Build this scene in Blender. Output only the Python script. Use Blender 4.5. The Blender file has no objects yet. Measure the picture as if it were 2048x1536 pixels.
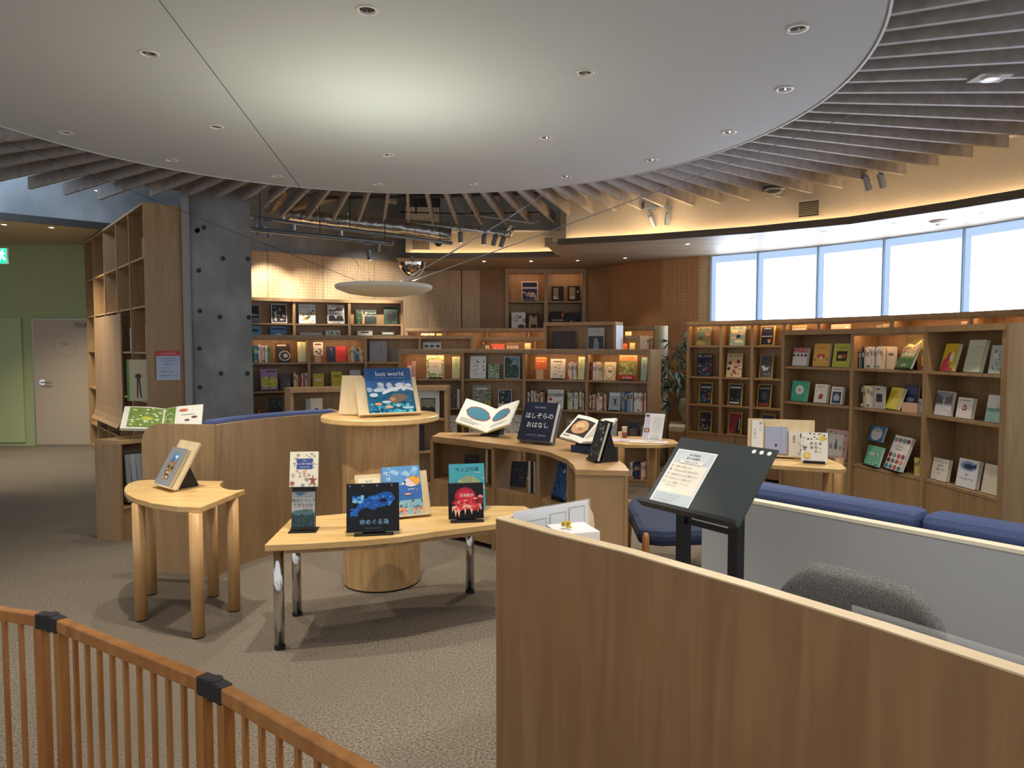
import bpy, math, random
from math import sin, cos, pi, radians, atan2, hypot, sqrt
from mathutils import Vector, Matrix
random.seed(7)
SC = bpy.context.scene
COL = SC.collection

# ---------------------------------------------------------------- camera, world, exposure
H = 1.6
PITCH = radians(3.0)
FPX = 1420.0
cam = bpy.data.cameras.new('camera'); cam.sensor_width = 36; cam.lens = 36 * FPX / 2048
cam.clip_start = 0.05; cam.clip_end = 100
camo = bpy.data.objects.new('camera', cam); COL.objects.link(camo)
camo.location = (0, 0, H); camo.rotation_euler = (pi / 2 - PITCH, 0, 0)
SC.camera = camo
w = bpy.data.worlds.new('world'); SC.world = w; w.use_nodes = True
w.node_tree.nodes['Background'].inputs[0].default_value = (0.96, 0.97, 1.0, 1)
w.node_tree.nodes['Background'].inputs[1].default_value = 0.45
SC.view_settings.view_transform = 'Standard'; SC.view_settings.look = 'None'
SC.view_settings.gamma = 1; SC.view_settings.use_curve_mapping = False
SC.view_settings.exposure = 0.93
SC.cycles.max_bounces = 6; SC.cycles.diffuse_bounces = 4; SC.cycles.glossy_bounces = 3; SC.cycles.transmission_bounces = 3; SC.cycles.caustics_reflective = False; SC.cycles.caustics_refractive = False

def lamp(name, kind, loc, energy, col=(1, 1, 1), rot=(0, 0, 0), size=.05, parent=None, spot=60, blend=.5, shape=None, sy=None):
    l = bpy.data.lights.new(name, kind); l.energy = energy; l.color = col
    if kind == 'AREA':
        l.shape = shape or 'DISK'; l.size = size
        if sy: l.size_y = sy
    else: l.shadow_soft_size = size
    if kind == 'SPOT': l.spot_size = radians(spot); l.spot_blend = blend
    o = bpy.data.objects.new(name, l); COL.objects.link(o); o.location = loc; o.rotation_euler = rot
    if parent: o.parent = parent
    return o

WARM = (1.0, .80, .56); NEUT = (1.0, .90, .74)

# ---------------------------------------------------------------- projection helpers (photograph pixel -> place)
def ray(px, py):
    x = (px - 1024) / FPX; y = -(py - 768) / FPX
    return (x, cos(PITCH) + y * sin(PITCH), -sin(PITCH) + y * cos(PITCH))
def AZ(px, py, z):
    d = ray(px, py); t = (z - H) / d[2]
    return Vector((d[0] * t, d[1] * t, z))
def AY(px, py, Y):
    d = ray(px, py); t = Y / d[1]
    return Vector((d[0] * t, Y, H + d[2] * t))
CX, CY = -.79, 4.67
def circ(px, R, py=730):
    d = ray(px, py); k = d[0] / d[1]
    a = k * k + 1; b = -2 * (k * CX + CY); c = CX * CX + CY * CY - R * R
    Y = (-b + sqrt(b * b - 4 * a * c)) / (2 * a)
    return Vector((k * Y, Y, 0))
def pol(R, deg, z=0, c=(CX, CY)):
    a = radians(deg); return Vector((c[0] + R * cos(a), c[1] + R * sin(a), z))

# ---------------------------------------------------------------- colours and materials
def lin(h):
    if not isinstance(h, str): return h
    h = h.lstrip('#'); o = []
    for i in (0, 2, 4):
        v = int(h[i:i + 2], 16) / 255
        o.append(v / 12.92 if v <= .04045 else ((v + .055) / 1.055) ** 2.4)
    return tuple(o) + (1.0,)
def mat(name, col='#808080', rough=.5, metal=0, emit=None, es=0, spec=None, trans=0, alpha=1):
    m = bpy.data.materials.new(name); m.use_nodes = True
    b = m.node_tree.nodes['Principled BSDF']
    b.inputs['Base Color'].default_value = lin(col); b.inputs['Roughness'].default_value = rough
    b.inputs['Metallic'].default_value = metal
    if spec is not None: b.inputs['Specular IOR Level'].default_value = spec
    if emit: b.inputs['Emission Color'].default_value = lin(emit); b.inputs['Emission Strength'].default_value = es
    if trans: b.inputs['Transmission Weight'].default_value = trans
    if alpha < 1: b.inputs['Alpha'].default_value = alpha
    return m
def noise_mat(name, c1, c2, scale=(1, 1, 1), nscale=5, detail=4, rough=.5, bump=0, bdist=.002, lo=.35, hi=.65, c3=None, n3=1.5, spec=None, dist=0):
    m = mat(name, c1, rough, spec=spec); nt = m.node_tree; N = nt.nodes; L = nt.links; b = N['Principled BSDF']
    tc = N.new('ShaderNodeTexCoord'); mp = N.new('ShaderNodeMapping'); mp.inputs['Scale'].default_value = scale
    L.new(tc.outputs['Object'], mp.inputs[0])
    n = N.new('ShaderNodeTexNoise'); n.inputs['Scale'].default_value = nscale; n.inputs['Detail'].default_value = detail
    n.inputs['Distortion'].default_value = dist
    L.new(mp.outputs[0], n.inputs['Vector'])
    r = N.new('ShaderNodeValToRGB'); r.color_ramp.elements[0].position = lo; r.color_ramp.elements[1].position = hi
    r.color_ramp.elements[0].color = lin(c1); r.color_ramp.elements[1].color = lin(c2)
    L.new(n.outputs[0], r.inputs[0]); out = r.outputs[0]
    if c3:
        n2 = N.new('ShaderNodeTexNoise'); n2.inputs['Scale'].default_value = n3; n2.inputs['Detail'].default_value = 3
        L.new(tc.outputs['Object'], n2.inputs['Vector'])
        r2 = N.new('ShaderNodeValToRGB'); r2.color_ramp.elements[0].position = .42; r2.color_ramp.elements[1].position = .68
        L.new(n2.outputs[0], r2.inputs[0])
        mx = N.new('ShaderNodeMix'); mx.data_type = 'RGBA'; mx.inputs[7].default_value = lin(c3)
        L.new(r2.outputs[0], mx.inputs[0]); L.new(out, mx.inputs[6]); out = mx.outputs[2]
    L.new(out, b.inputs['Base Color'])
    if bump:
        bp = N.new('ShaderNodeBump'); bp.inputs['Strength'].default_value = bump; bp.inputs['Distance'].default_value = bdist
        L.new(n.outputs[0], bp.inputs['Height']); L.new(bp.outputs[0], b.inputs['Normal'])
    return m
def perf_mat(name, c1, c2, pitch=.045):
    m = noise_mat(name, c1, c2, (14, 14, 1.2), 2, 5, .55)
    nt = m.node_tree; N = nt.nodes; L = nt.links; b = N['Principled BSDF']
    src = b.inputs['Base Color'].links[0].from_socket
    tc = N.new('ShaderNodeTexCoord'); sp = N.new('ShaderNodeSeparateXYZ'); L.new(tc.outputs['Object'], sp.inputs[0])
    def mth(op, a, bb=None):
        n = N.new('ShaderNodeMath'); n.operation = op
        for i, v in enumerate((a, bb)):
            if v is None: continue
            if isinstance(v, (int, float)): n.inputs[i].default_value = v
            else: L.new(v, n.inputs[i])
        return n.outputs[0]
    fx = mth('SUBTRACT', mth('FRACT', mth('DIVIDE', sp.outputs[0], pitch)), .5)
    fz = mth('SUBTRACT', mth('FRACT', mth('DIVIDE', sp.outputs[2], pitch)), .5)
    d = mth('ADD', mth('MULTIPLY', fx, fx), mth('MULTIPLY', fz, fz))
    hole = mth('LESS_THAN', d, .035)
    mx = N.new('ShaderNodeMix'); mx.data_type = 'RGBA'; mx.inputs[7].default_value = lin('#4a3524')
    L.new(mth('MULTIPLY', hole, .45), mx.inputs[0]); L.new(src, mx.inputs[6]); L.new(mx.outputs[2], b.inputs['Base Color'])
    return m
def tint_mat(name, rough, coat=0, metal=0):
    m = mat(name, '#ffffff', rough, metal); nt = m.node_tree
    a = nt.nodes.new('ShaderNodeAttribute'); a.attribute_name = 'tint'
    nt.links.new(a.outputs['Color'], nt.nodes['Principled BSDF'].inputs['Base Color'])
    if coat: nt.nodes['Principled BSDF'].inputs['Coat Weight'].default_value = coat
    return m
WOOD = noise_mat('oak_veneer', '#997b57', '#ae8f67', (9, 9, .8), 2.2, 6, .42, dist=.8, c3='#a2825c', n3=1.1)
WOODH = noise_mat('oak_board', '#a5825a', '#b8946a', (1.5, 1.5, 9), 3, 5, .40, dist=.4)
WOODT = noise_mat('birch_top', '#cba56b', '#dab880', (2, 9, 9), 2, 5, .34, dist=.6)
WOODE = noise_mat('plywood_edge', '#e6d2ae', '#d6bd92', (1, 1, 40), 3, 2, .5)
WOODD = noise_mat('walnut_slat', '#9f9894', '#b5afab', (5, 5, 5), 2, 4, .6)
PLANK = noise_mat('whitewashed_plank', '#a5957e', '#8c7a63', (1.2, 14, 1), 1.2, 5, .5)
GATEW = noise_mat('varnished_pine', '#96602f', '#ad7742', (6, 6, 1), 3, 5, .32)
LEGW = noise_mat('beech_leg', '#c79f6c', '#b98f5c', (10, 10, 1), 2, 4, .4)
PERF = perf_mat('perforated_oak', '#b79a76', '#c6aa86')
PERFD = perf_mat('perforated_red_oak', '#a8794f', '#b5875b')
CARPET = noise_mat('carpet', '#4c463e', '#92877a', (1, 1, 1), 95, 5, .95, .7, .005, .3, .7, c3='#6f665b', n3=.8, spec=.1)
CONC = noise_mat('fair_faced_concrete', '#87898a', '#aaacab', (1.5, 1.5, .7), 2.5, 8, .7, .15, .004, .3, .75, c3='#76797a', n3=1.3)
PLASTER = mat('plaster', '#bdbdbb', .8)
DISC = mat('disc_paint', '#d3dae1', .75)
COVE = noise_mat('cove_board', '#c9bda8', '#d0c5b2', (1, 1, 1), 60, 2, .8)
GREEN = mat('green_paint', '#9ba578', .8)
GREENP = mat('green_panel', '#a3ad80', .7)
DOORM = mat('door_paint', '#a89a88', .6)
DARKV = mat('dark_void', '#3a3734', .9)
VOIDC = noise_mat('slab_concrete', '#8b8a86', '#9c9b96', (1, 1, 1), 1.5, 5, .8)
CHROME = mat('chrome', '#d6d6d6', .12, 1)
FOIL = noise_mat('foil_duct', '#b9bcc0', '#dfe2e6', (1, 1, 1), 14, 3, .34, .8, .02); FOIL.node_tree.nodes['Principled BSDF'].inputs['Metallic'].default_value = 1
STEEL = mat('grey_metal', '#9aa4ae', .35, .7)
GREYM = mat('lamp_grey', '#6f747a', .4, .5)
BLACK = mat('black_metal', '#15171a', .45)
BLACKP = mat('black_board', '#30373a', .38)
WHITE = mat('white_plastic', '#e8e8e6', .35)
BEIGEP = mat('cream_laminate', '#f3ead0', .4)
GREYP = mat('grey_panel', '#b2b4b6', .2)
NAVY = noise_mat('navy_fabric', '#39456c', '#465480', (1, 1, 1), 220, 2, .9, .3, .001)
NAVYD = noise_mat('dark_navy_fabric', '#222c45', '#2b3650', (1, 1, 1), 220, 2, .85, .3, .001)
WOOL = noise_mat('grey_wool', '#484847', '#7b7a79', (1, 1, 1), 260, 3, .95, .25, .001, .35, .68)
LEDM = mat('led_strip', '#ffffff', .5, emit='#ffcb98', es=12)
COVEL = mat('cove_led', '#ffffff', .5, emit='#ffd8a4', es=11)
BULB = mat('bulb', '#ffffff', .5, emit='#fff0d8', es=6)
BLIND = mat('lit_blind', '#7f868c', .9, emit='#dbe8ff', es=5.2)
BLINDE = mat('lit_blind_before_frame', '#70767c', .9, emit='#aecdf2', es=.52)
GREENL = mat('exit_green', '#12a070', .4, emit='#10b080', es=.9)
WHITEL = mat('exit_white', '#ffffff', .4, emit='#e8fff4', es=1.2)
ACRYL = mat('acrylic', '#eef4f8', .05, alpha=.16)
LEAF = noise_mat('leaf', '#3c5346', '#64806f', (1, 1, 1), 20, 2, .35)
POT = mat('pot_glaze', '#9aa08e', .35)
TATAMI = noise_mat('cream_mat', '#cfcba4', '#dcd8b4', (1, 30, 1), 2, 3, .7)
PRINT = tint_mat('printed_cover', .5)
GLOSS = tint_mat('glossy_print', .25, 0); GLOSS.node_tree.nodes['Principled BSDF'].inputs['Specular IOR Level'].default_value = .3
PAPER = tint_mat('paper', .8)
RUBBER = mat('black_rubber', '#1d1b1e', .6)

# ---------------------------------------------------------------- mesh builder
_tc = {}
def text_mesh(s):
    if s not in _tc:
        cu = bpy.data.curves.new('t', 'FONT'); cu.body = s; cu.resolution_u = 2
        o = bpy.data.objects.new('t', cu); m = o.to_mesh()
        _tc[s] = ([(v.co.x, v.co.y) for v in m.vertices], [tuple(p.vertices) for p in m.polygons])
        o.to_mesh_clear(); bpy.data.objects.remove(o); bpy.data.curves.remove(cu)
    return _tc[s]
class MB:
    def __init__(s, col='#ffffff'):
        s.v = []; s.f = []; s.c = []; s.m = []; s.sm = []; s.col = lin(col); s.mi = 0; s.sh = False
    def tint(s, h): s.col = lin(h); return s
    def face(s, idx):
        s.f.append(tuple(idx)); s.c.append(s.col); s.m.append(s.mi); s.sm.append(s.sh)
    def poly(s, pts):
        b = len(s.v); s.v += [tuple(p) for p in pts]; s.face(range(b, b + len(pts)))
    def prism(s, pts, z0, z1, M=None):
        n = len(pts); b = len(s.v)
        a = 0
        for i in range(n):
            x1, y1 = pts[i][0], pts[i][1]; x2, y2 = pts[(i + 1) % n][0], pts[(i + 1) % n][1]; a += x1 * y2 - x2 * y1
        if a < 0: pts = list(reversed(pts))
        for z in (z0, z1):
            for p in pts:
                q = Vector((p[0], p[1], z)); s.v.append(tuple(M @ q if M else q))
        s.face(range(b + n - 1, b - 1, -1)); s.face(range(b + n, b + 2 * n))
        for i in range(n):
            j = (i + 1) % n; s.face((b + i, b + j, b + n + j, b + n + i))
        return s
    def box(s, x0, y0, z0, x1, y1, z1, M=None):
        return s.prism([(x0, y0), (x1, y0), (x1, y1), (x0, y1)], z0, z1, M)
    def ring(s, r0, r1, a0, a1, z0, z1, n=24, c=(CX, CY)):
        P = [pol(r1, a0 + (a1 - a0) * i / n, 0, c) for i in range(n + 1)]; Q = [pol(r0, a0 + (a1 - a0) * i / n, 0, c) for i in range(n + 1)]
        for i in range(n):
            b = len(s.v)
            for z in (z0, z1):
                for p in (Q[i], P[i], P[i + 1], Q[i + 1]): s.v.append((p[0], p[1], z))
            s.face((b + 3, b + 2, b + 1, b)); s.face((b + 4, b + 5, b + 6, b + 7))
            s.face((b + 1, b + 2, b + 6, b + 5)); s.face((b + 3, b, b + 4, b + 7))
            if i == 0: s.face((b, b + 1, b + 5, b + 4))
            if i == n - 1: s.face((b + 2, b + 3, b + 7, b + 6))
        return s
    def band(s, P, Q, z0, z1):
        for i in range(len(P) - 1): s.prism([P[i], P[i + 1], Q[i + 1], Q[i]], z0, z1)
        return s
    def lathe(s, prof, n=32, M=None, c=(0, 0), a0=0, a1=360):
        full = abs(a1 - a0 - 360) < 1e-6; k = n if full else n + 1; b = len(s.v)
        for i in range(k):
            a = radians(a0 + (a1 - a0) * i / n)
            for r, z in prof:
                q = Vector((c[0] + r * cos(a), c[1] + r * sin(a), z)); s.v.append(tuple(M @ q if M else q))
        m = len(prof)
        for i in range(n):
            j = (i + 1) % k
            for t in range(m - 1):
                if prof[t][0] < 1e-6 and prof[t + 1][0] < 1e-6: continue
                s.face((b + i * m + t, b + j * m + t, b + j * m + t + 1, b + i * m + t + 1))
        return s
    def cyl(s, x, y, z0, z1, r, n=20, r2=None):
        return s.lathe([(0, z0), (r, z0), (r2 or r, z1), (0, z1)], n, None, (x, y))
    def tube(s, pts, r, n=8):
        pts = [Vector(p) for p in pts]; b = len(s.v); k = len(pts)
        up = Vector((0, 0, 1)); 
        for i, p in enumerate(pts):
            d = (pts[min(i + 1, k - 1)] - pts[max(i - 1, 0)]).normalized()
            u = d.cross(up if abs(d.z) < .95 else Vector((1, 0, 0))).normalized(); v = d.cross(u)
            rr = r[i] if isinstance(r, (list, tuple)) else r
            for j in range(n):
                a = 2 * pi * j / n; s.v.append(tuple(p + (u * cos(a) + v * sin(a)) * rr))
        for i in range(k - 1):
            for j in range(n):
                t = (j + 1) % n; s.face((b + i * n + j, b + i * n + t, b + (i + 1) * n + t, b + (i + 1) * n + j))
        s.face(range(b, b + n)); s.face(range(b + k * n - 1, b + (k - 1) * n - 1, -1))
        return s
    def build(s, name, mats, parent=None, org=(0, 0, 0), rot=None, smooth=None, bevel=0, keep=False):
        me = bpy.data.meshes.new(name)
        o3 = Vector(org)
        me.from_pydata([tuple(Vector(v) - o3) for v in s.v] if org != (0, 0, 0) else s.v, [], s.f)
        for m in (mats if isinstance(mats, list) else [mats]): me.materials.append(m)
        me.polygons.foreach_set('material_index', s.m)
        me.polygons.foreach_set('use_smooth', s.sm if smooth is None else [smooth] * len(s.sm))
        at = me.color_attributes.new('tint', 'FLOAT_COLOR', 'CORNER')
        buf = []
        for f, c in zip(s.f, s.c): buf += list(c) * len(f)
        at.data.foreach_set('color', buf)
        me.update(); o = bpy.data.objects.new(name, me); COL.objects.link(o)
        if parent is None: o.location = o3
        else: o.parent = parent
        if rot: o.rotation_euler = rot
        if bevel:
            bm = o.modifiers.new('b', 'BEVEL'); bm.width = bevel; bm.segments = 2; bm.limit_method = 'ANGLE'; bm.angle_limit = radians(50)
        return o
def tagit(o, label, cat, group=None, kind=None):
    if label: o['label'] = label
    if cat: o['category'] = cat
    if group: o['group'] = group
    if kind: o['kind'] = kind
    return o
def thing(name, label, cat, loc=(0, 0, 0), rz=0, group=None, rot=None):
    o = bpy.data.objects.new(name, None); COL.objects.link(o); o.empty_display_size = .05
    o.location = loc; o.rotation_euler = rot or (0, 0, rz)
    return tagit(o, label, cat, group)
def struct(mb, name, m, org=(0, 0, 0), label=None, **k):
    o = mb.build(name, m, None, org, **k); o['kind'] = 'structure'
    if label: o['label'] = label
    return o
def wallbox(name, p, q, z0, z1, t, m, label=None, off=0):
    """straight wall piece from p to q; local x runs along it, thickness goes away from the room"""
    p = Vector((p[0], p[1], 0)); q = Vector((q[0], q[1], 0)); d = q - p; a = atan2(d.y, d.x)
    mb = MB().box(0, off, 0, d.length, off + t, z1 - z0)
    o = mb.build(name, m); o.location = (p.x, p.y, z0); o.rotation_euler = (0, 0, a); o['kind'] = 'structure'
    if label: o['label'] = label
    return o

# ---------------------------------------------------------------- printed art (unit cover coordinates, x right, y up)
def art(mb, shapes, w, h, y=0.0, zoff=0.0, xoff=None, flip=1):
    """shapes drawn on the plane local y = -small; cover spans x -w/2..w/2, z 0..h"""
    x0 = -w / 2 if xoff is None else xoff; L = 0
    def P(u, v): return (x0 + u * w, y - .0004 * L * flip, zoff + v * h)
    for sh in shapes:
        k = sh[0]; L += 1
        if k == 'r': mb.tint(sh[5]); mb.poly([P(sh[1], sh[2]), P(sh[3], sh[2]), P(sh[3], sh[4]), P(sh[1], sh[4])])
        elif k == 'e':
            mb.tint(sh[5]); n = 20; mb.poly([P(min(.995, max(.005, sh[1] + sh[3] * cos(2 * pi * i / n))), min(.995, max(.005, sh[2] + sh[4] * sin(2 * pi * i / n)))) for i in range(n)])
        elif k == 'p': mb.tint(sh[2]); mb.poly([P(*q) for q in sh[1]])
        elif k == 'n':   # scattered motifs: ('n', count, x0,y0,x1,y1, size, [colours], seed)
            rr = random.Random(sh[8] if len(sh) > 8 else 1)
            for i in range(sh[1]):
                u = rr.uniform(sh[2], sh[4]); v = rr.uniform(sh[3], sh[5]); s = sh[6] * rr.uniform(.5, 1.2); mb.tint(rr.choice(sh[7]))
                m_ = 5 + rr.randrange(3); ph = rr.uniform(0, 6); asp = w / h; st = rr.uniform(.5, 1)
                ee = rr.uniform(-.0001, .0001)
                pts = [(min(.995, max(.005, u + s * (.6 + .4 * rr.random()) * cos(ph + 2 * pi * j / m_))), min(.995, max(.005, v + s * st * asp * (.6 + .4 * rr.random()) * sin(ph + 2 * pi * j / m_)))) for j in range(m_)]
                mb.poly([(q[0], q[1] + ee, q[2]) for q in (P(*t) for t in pts)])
        elif k in ('t', 'v'):   # ('t', text, x, y, size, colour[, align])
            s, tx, ty, size, c = sh[1:6]; al = sh[6] if len(sh) > 6 else 'c'; mb.tint(c)
            if k == 't':
                vs, fs = text_mesh(s)
                if not vs: continue
                wd = max(a for a, _ in vs); sc = size * h
                ox = x0 + tx * w - (wd * sc / 2 if al == 'c' else (wd * sc if al == 'r' else 0)); oz = zoff + ty * h
                b = len(mb.v); mb.v += [(ox + a * sc, y - .0004 * L * flip, oz + q * sc) for a, q in vs]
                for f in fs: mb.face([b + i for i in f])
            else:
                sc = size * h
                for i, ch in enumerate(s):
                    vs, fs = text_mesh(ch)
                    if not vs: continue
                    ox = x0 + tx * w - sc / 2; oz = zoff + ty * h - (i + 1) * sc * 1.05
                    b = len(mb.v); mb.v += [(ox + a * sc, y - .0004 * L * flip, oz + q * sc) for a, q in vs]
                    for f in fs: mb.face([b + j for j in f])
    return mb

BOOKN = [0]
def book(label, loc, yaw, w, h, t, col, shapes=(), tilt=0, group=None, gloss=False, name='book', cat='book', spine=None, pages='#e8e2d2', bt=.0025):
    """face-out book: front cover looks to local -y; bottom edge on loc"""
    up = t * sin(radians(tilt))
    o = MB(col)
    o.box(-w / 2, 0, 0, w / 2, bt, h).box(-w / 2, t - bt, 0, w / 2, t, h)
    o.tint(spine or col).box(-w / 2, bt, 0, -w / 2 + bt, t - bt, h)
    art(o, shapes, w, h)
    r = o.build(name, GLOSS if gloss else PRINT)
    r.location = (loc[0], loc[1], loc[2] + up + .001); r.rotation_euler = (Matrix.Rotation(yaw, 3, 'Z') @ Matrix.Rotation(-radians(tilt), 3, 'X')).to_euler()
    tagit(r, label, cat, group)
    MB(pages).box(-w / 2 + bt, bt, .003, w / 2 - .003, t - bt, h - .003).build('pages', PAPER, r)
    return r
def stand(label, loc, yaw, w, h, tilt, depth=.11, name='book_stand', group=None, m=None, lip=.018):
    """easel book stand: back plate, base, front lip, rear foot"""
    T = thing(name, label, 'book stand', (loc[0], loc[1], loc[2] + .001), yaw, group); m = m or BLACK
    a = radians(tilt)
    M = Matrix.Translation((0, .012, .012)) @ Matrix.Rotation(-a, 4, 'X')
    MB().box(-w / 2, 0, 0, w / 2, .004, h, M).build('back_plate', m, T)
    MB().box(-w / 2, -.035, 0, w / 2, .014, .005).build('base', m, T)
    MB().box(-w / 2, -.039, 0, w / 2, -.035, lip).build('lip', m, T)
    top = Vector((0, .014 + h * .8 * sin(a), .012 + h * .8 * cos(a)))
    f = MB(); f.poly([(-w * .3, top.y + .004, top.z), (w * .3, top.y + .004, top.z), (w * .3, top.y + depth * .55, 0), (-w * .3, top.y + depth * .55, 0)])
    f.poly([(-w * .3, top.y + .004, top.z), (-w * .3, top.y + depth * .55, 0), (-w * .3, .014, 0), (-w * .3, .014, .02)])
    f.poly([(w * .3, top.y + .004, top.z), (w * .3, top.y + depth * .55, 0), (w * .3, .014, 0), (w * .3, .014, .02)])
    f.build('rear_foot', m, T)
    return T

# ================================================================ THE SETTING
struct(MB().box(-16, -3, -.1, 12, 14, 0), 'floor', CARPET)
# high slab above the open ceiling
struct(MB().box(-14, 1.0, 4.4, 9, 13.5, 4.6), 'ceiling', VOIDC)
# green wall with the door, far left
struct(MB().box(-13, 11.42, 0, -6.2, 11.6, 3.225), 'wall_green', GREEN)
struct(MB().box(-8.6, 11.40, .06, -7.86, 11.42, 2.06), 'trim_1', GREENP)
struct(MB().box(-6.7, 11.62, 0, -3.0, 11.8, 3.2), 'wall_corridor', GREEN)
# flat ceiling over the corridor, concrete beam above it
e0 = AZ(-60, 431, 3.225); e1 = AZ(210, 457, 3.225)
d_ = (e1 - e0).normalized(); e0x = e0 - d_ * 6; e1x = e1 + d_ * 2.2
struct(MB().prism([(e0x.x, e0x.y), (e1x.x, e1x.y), (-3.2, 12.4), (-14, 12.4), (-14, 8)], 3.225, 3.28), 'ceiling_corridor', mat('corridor_ceiling', '#b5a888', .8))
nb = Vector((-d_.y, d_.x, 0))
struct(MB().prism([(e0x.x, e0x.y), (e1x.x, e1x.y), (e1x.x + nb.x * .4, e1x.y + nb.y * .4), (e0x.x + nb.x * .4, e0x.y + nb.y * .4)], 3.28, 4.4), 'wall_beam', CONC)
struct(MB().prism([(e0x.x - nb.x * .02, e0x.y - nb.y * .02), (e1x.x - nb.x * .02, e1x.y - nb.y * .02), (e1x.x, e1x.y), (e0x.x, e0x.y)], 3.205, 3.30), 'trim_2', mat('dark_edge', '#3b3733', .8))
# brown flat ceiling above the left slats
struct(MB().ring(2.6, 4.85, 121, 215, 3.42, 3.46, 30), 'ceiling_left', mat('brown_ceiling', '#a08c78', .8))

# --- back wall: perforated oak, concrete above
BW = [AZ(440, 495, 2.95).xy, AZ(505, 503, 2.95).xy, AZ(857, 533, 2.95).xy * .985, Vector((-.50, 11.62))]
pxs = [440, 505, 538, 648, 750, 857]
bw0 = Vector((BW[0][0], BW[0][1], 0)); bw1 = Vector((-1.40, 11.72, 0))
def on_line(px, a, b, py=700):
    d = ray(px, py); k = d[0] / d[1]
    t = (k * a.y - a.x) / ((b.x - a.x) - k * (b.y - a.y))
    return a + (b - a) * t
seg = [on_line(x, bw0, bw1) for x in pxs]
for i in range(len(seg) - 1):
    a, b = seg[i], seg[i + 1]; d = (b - a).normalized() * .004
    wallbox('wall_panel', a + d, b - d, 1.2, 2.95, .03, PERF)
a, b = seg[-1], Vector((-.50, 11.62, 0))
for u0, u1 in ((0, .62), (.64, 1)): wallbox('wall_panel', a + (b - a) * u0, a + (b - a) * u1, 1.2, 2.95, .03, PERF)
wallbox('wall_back_concrete', bw0 + (bw1 - bw0) * .0, Vector((-1.2, 11.9, 0)), 0, 4.4, .2, CONC, off=.06)
wallbox('wall_back', Vector((-1.3, 11.78, 0)), Vector((1.3, 11.78, 0)), 0, 4.4, .2, CONC, off=.3)
# niche surround
NA = Vector((AY(1009, 700, 11.45).x, 11.45, 0)); NB = Vector((AY(1172, 700, 11.45).x, 11.45, 0))
WB = noise_mat('dull_oak_panel', '#927050', '#9d7b59', (9, 9, .8), 2, 5, .5)
wallbox('wall_niche_left', Vector((-.52, 11.62, 0)), NA, 0, 2.86, .03, WB)
RW = [NB, Vector((AY(1222, 700, 11.0).x, 11.0, 0)), Vector((AY(1268, 700, 10.6).x, 10.6, 0)), Vector((AY(1322, 700, 10.15).x, 10.15, 0)), circ(1396, 6.15)]
for i in range(4): wallbox('wall_right_panel', RW[i], RW[i + 1], 0, 2.86, .03, WB if i == 0 else (PERFD if i in (1, 3) else mat('oak_flat', '#a87a52', .5)))
wallbox('trim_3', RW[4], circ(1421, 6.15), 0, 2.86, .05, PERF)

# --- soffits with the warm cove walls
RE = [AZ(1092, 490, 2.84), AZ(1115, 487.5, 2.84), AZ(1300, 478, 2.84), AZ(1500, 464, 2.84), AZ(1700, 445, 2.84), AZ(1900, 416, 2.84), AZ(2048, 392, 2.84), AZ(2300, 340, 2.84), AZ(2700, 250, 2.84)]
RO = [Vector((.62, 9.8, 0)), Vector((1.2, 11.9, 0)), Vector((2.3, 11.2, 0)), Vector((3.5, 10.2, 0)), Vector((4.9, 9.2, 0)), Vector((5.7, 8.0, 0)), Vector((6.2, 7.0, 0)), Vector((6.5, 5.8, 0)), Vector((6.6, 4.0, 0))]
struct(MB().band(RE, RO, 2.84, 2.87), 'ceiling_soffit_right', PLANK)
BE = [pol(5.27, a) for a in range(99, 71, -3)]
BO = [Vector((-1.75 + i * (3.2 / (len(BE) - 1)), 12.0, 0)) for i in range(len(BE))]
struct(MB().band(BE, BO, 2.842, 2.87), 'ceiling_soffit_back', PLANK)
dk = mat('soffit_edge', '#5b5148', .6)
def offs(P, dd):
    out = []
    for i, p in enumerate(P):
        a = P[max(i - 1, 0)]; b = P[min(i + 1, len(P) - 1)]; t = (b - a); t.z = 0; t.normalize(); out.append(Vector((p.x - t.y * dd, p.y + t.x * dd, 0)))
    return out
struct(MB().band(RE[1:], offs(RE[1:], .025), 2.825, 2.90), 'trim_4', dk)
struct(MB().ring(5.25, 5.27, 74, 99, 2.825, 2.90, 16), 'trim_5', dk)
CW = offs(RE[1:], .38); CWo = offs(RE[1:], .44)
struct(MB().band(CW, CWo, 2.87, 3.44), 'wall_cove_right', COVE)
struct(MB().ring(5.66, 5.74, 68, 97.5, 2.87, 3.6, 24), 'wall_cove_back', COVE)
struct(MB().band(offs(RE[1:], .315), offs(RE[1:], .345), 2.88, 2.895), 'trim_6', COVEL)
struct(MB().ring(5.59, 5.62, 75, 97, 2.88, 2.895, 16), 'trim_7', COVEL)
struct(MB().band(offs(RE[1:], .29), offs(RE[1:], .30), 2.87, 2.92), 'added_light_shield_right', dk)  # shield added to keep the cove light off the slat ends
struct(MB().ring(5.56, 5.57, 75, 97, 2.87, 2.92, 16), 'added_light_shield_back', dk)  # same added light shield for the back cove strip
cl = pol(5.66, 97.5); struct(MB().prism([cl, pol(5.74, 97.5), pol(6.9, 97.5), pol(6.9, 96.8), pol(5.66, 96.8)], 2.87, 3.6), 'wall_cove_end', COVE)
# plaster border above the cove wall (seen between slats)
brd = MB()
brd.band(offs(RE[1:], .38), offs(RE[1:], -.02), 3.44, 3.46)
brd.band(offs(RE[1:], -.10), offs(RE[1:], -.14), 3.44, 3.48); brd.band(offs(RE[1:], -.24), offs(RE[1:], -.27), 3.44, 3.48)
struct(brd, 'ceiling_border', mat('border_plaster', '#c5cbd2', .7))
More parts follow.
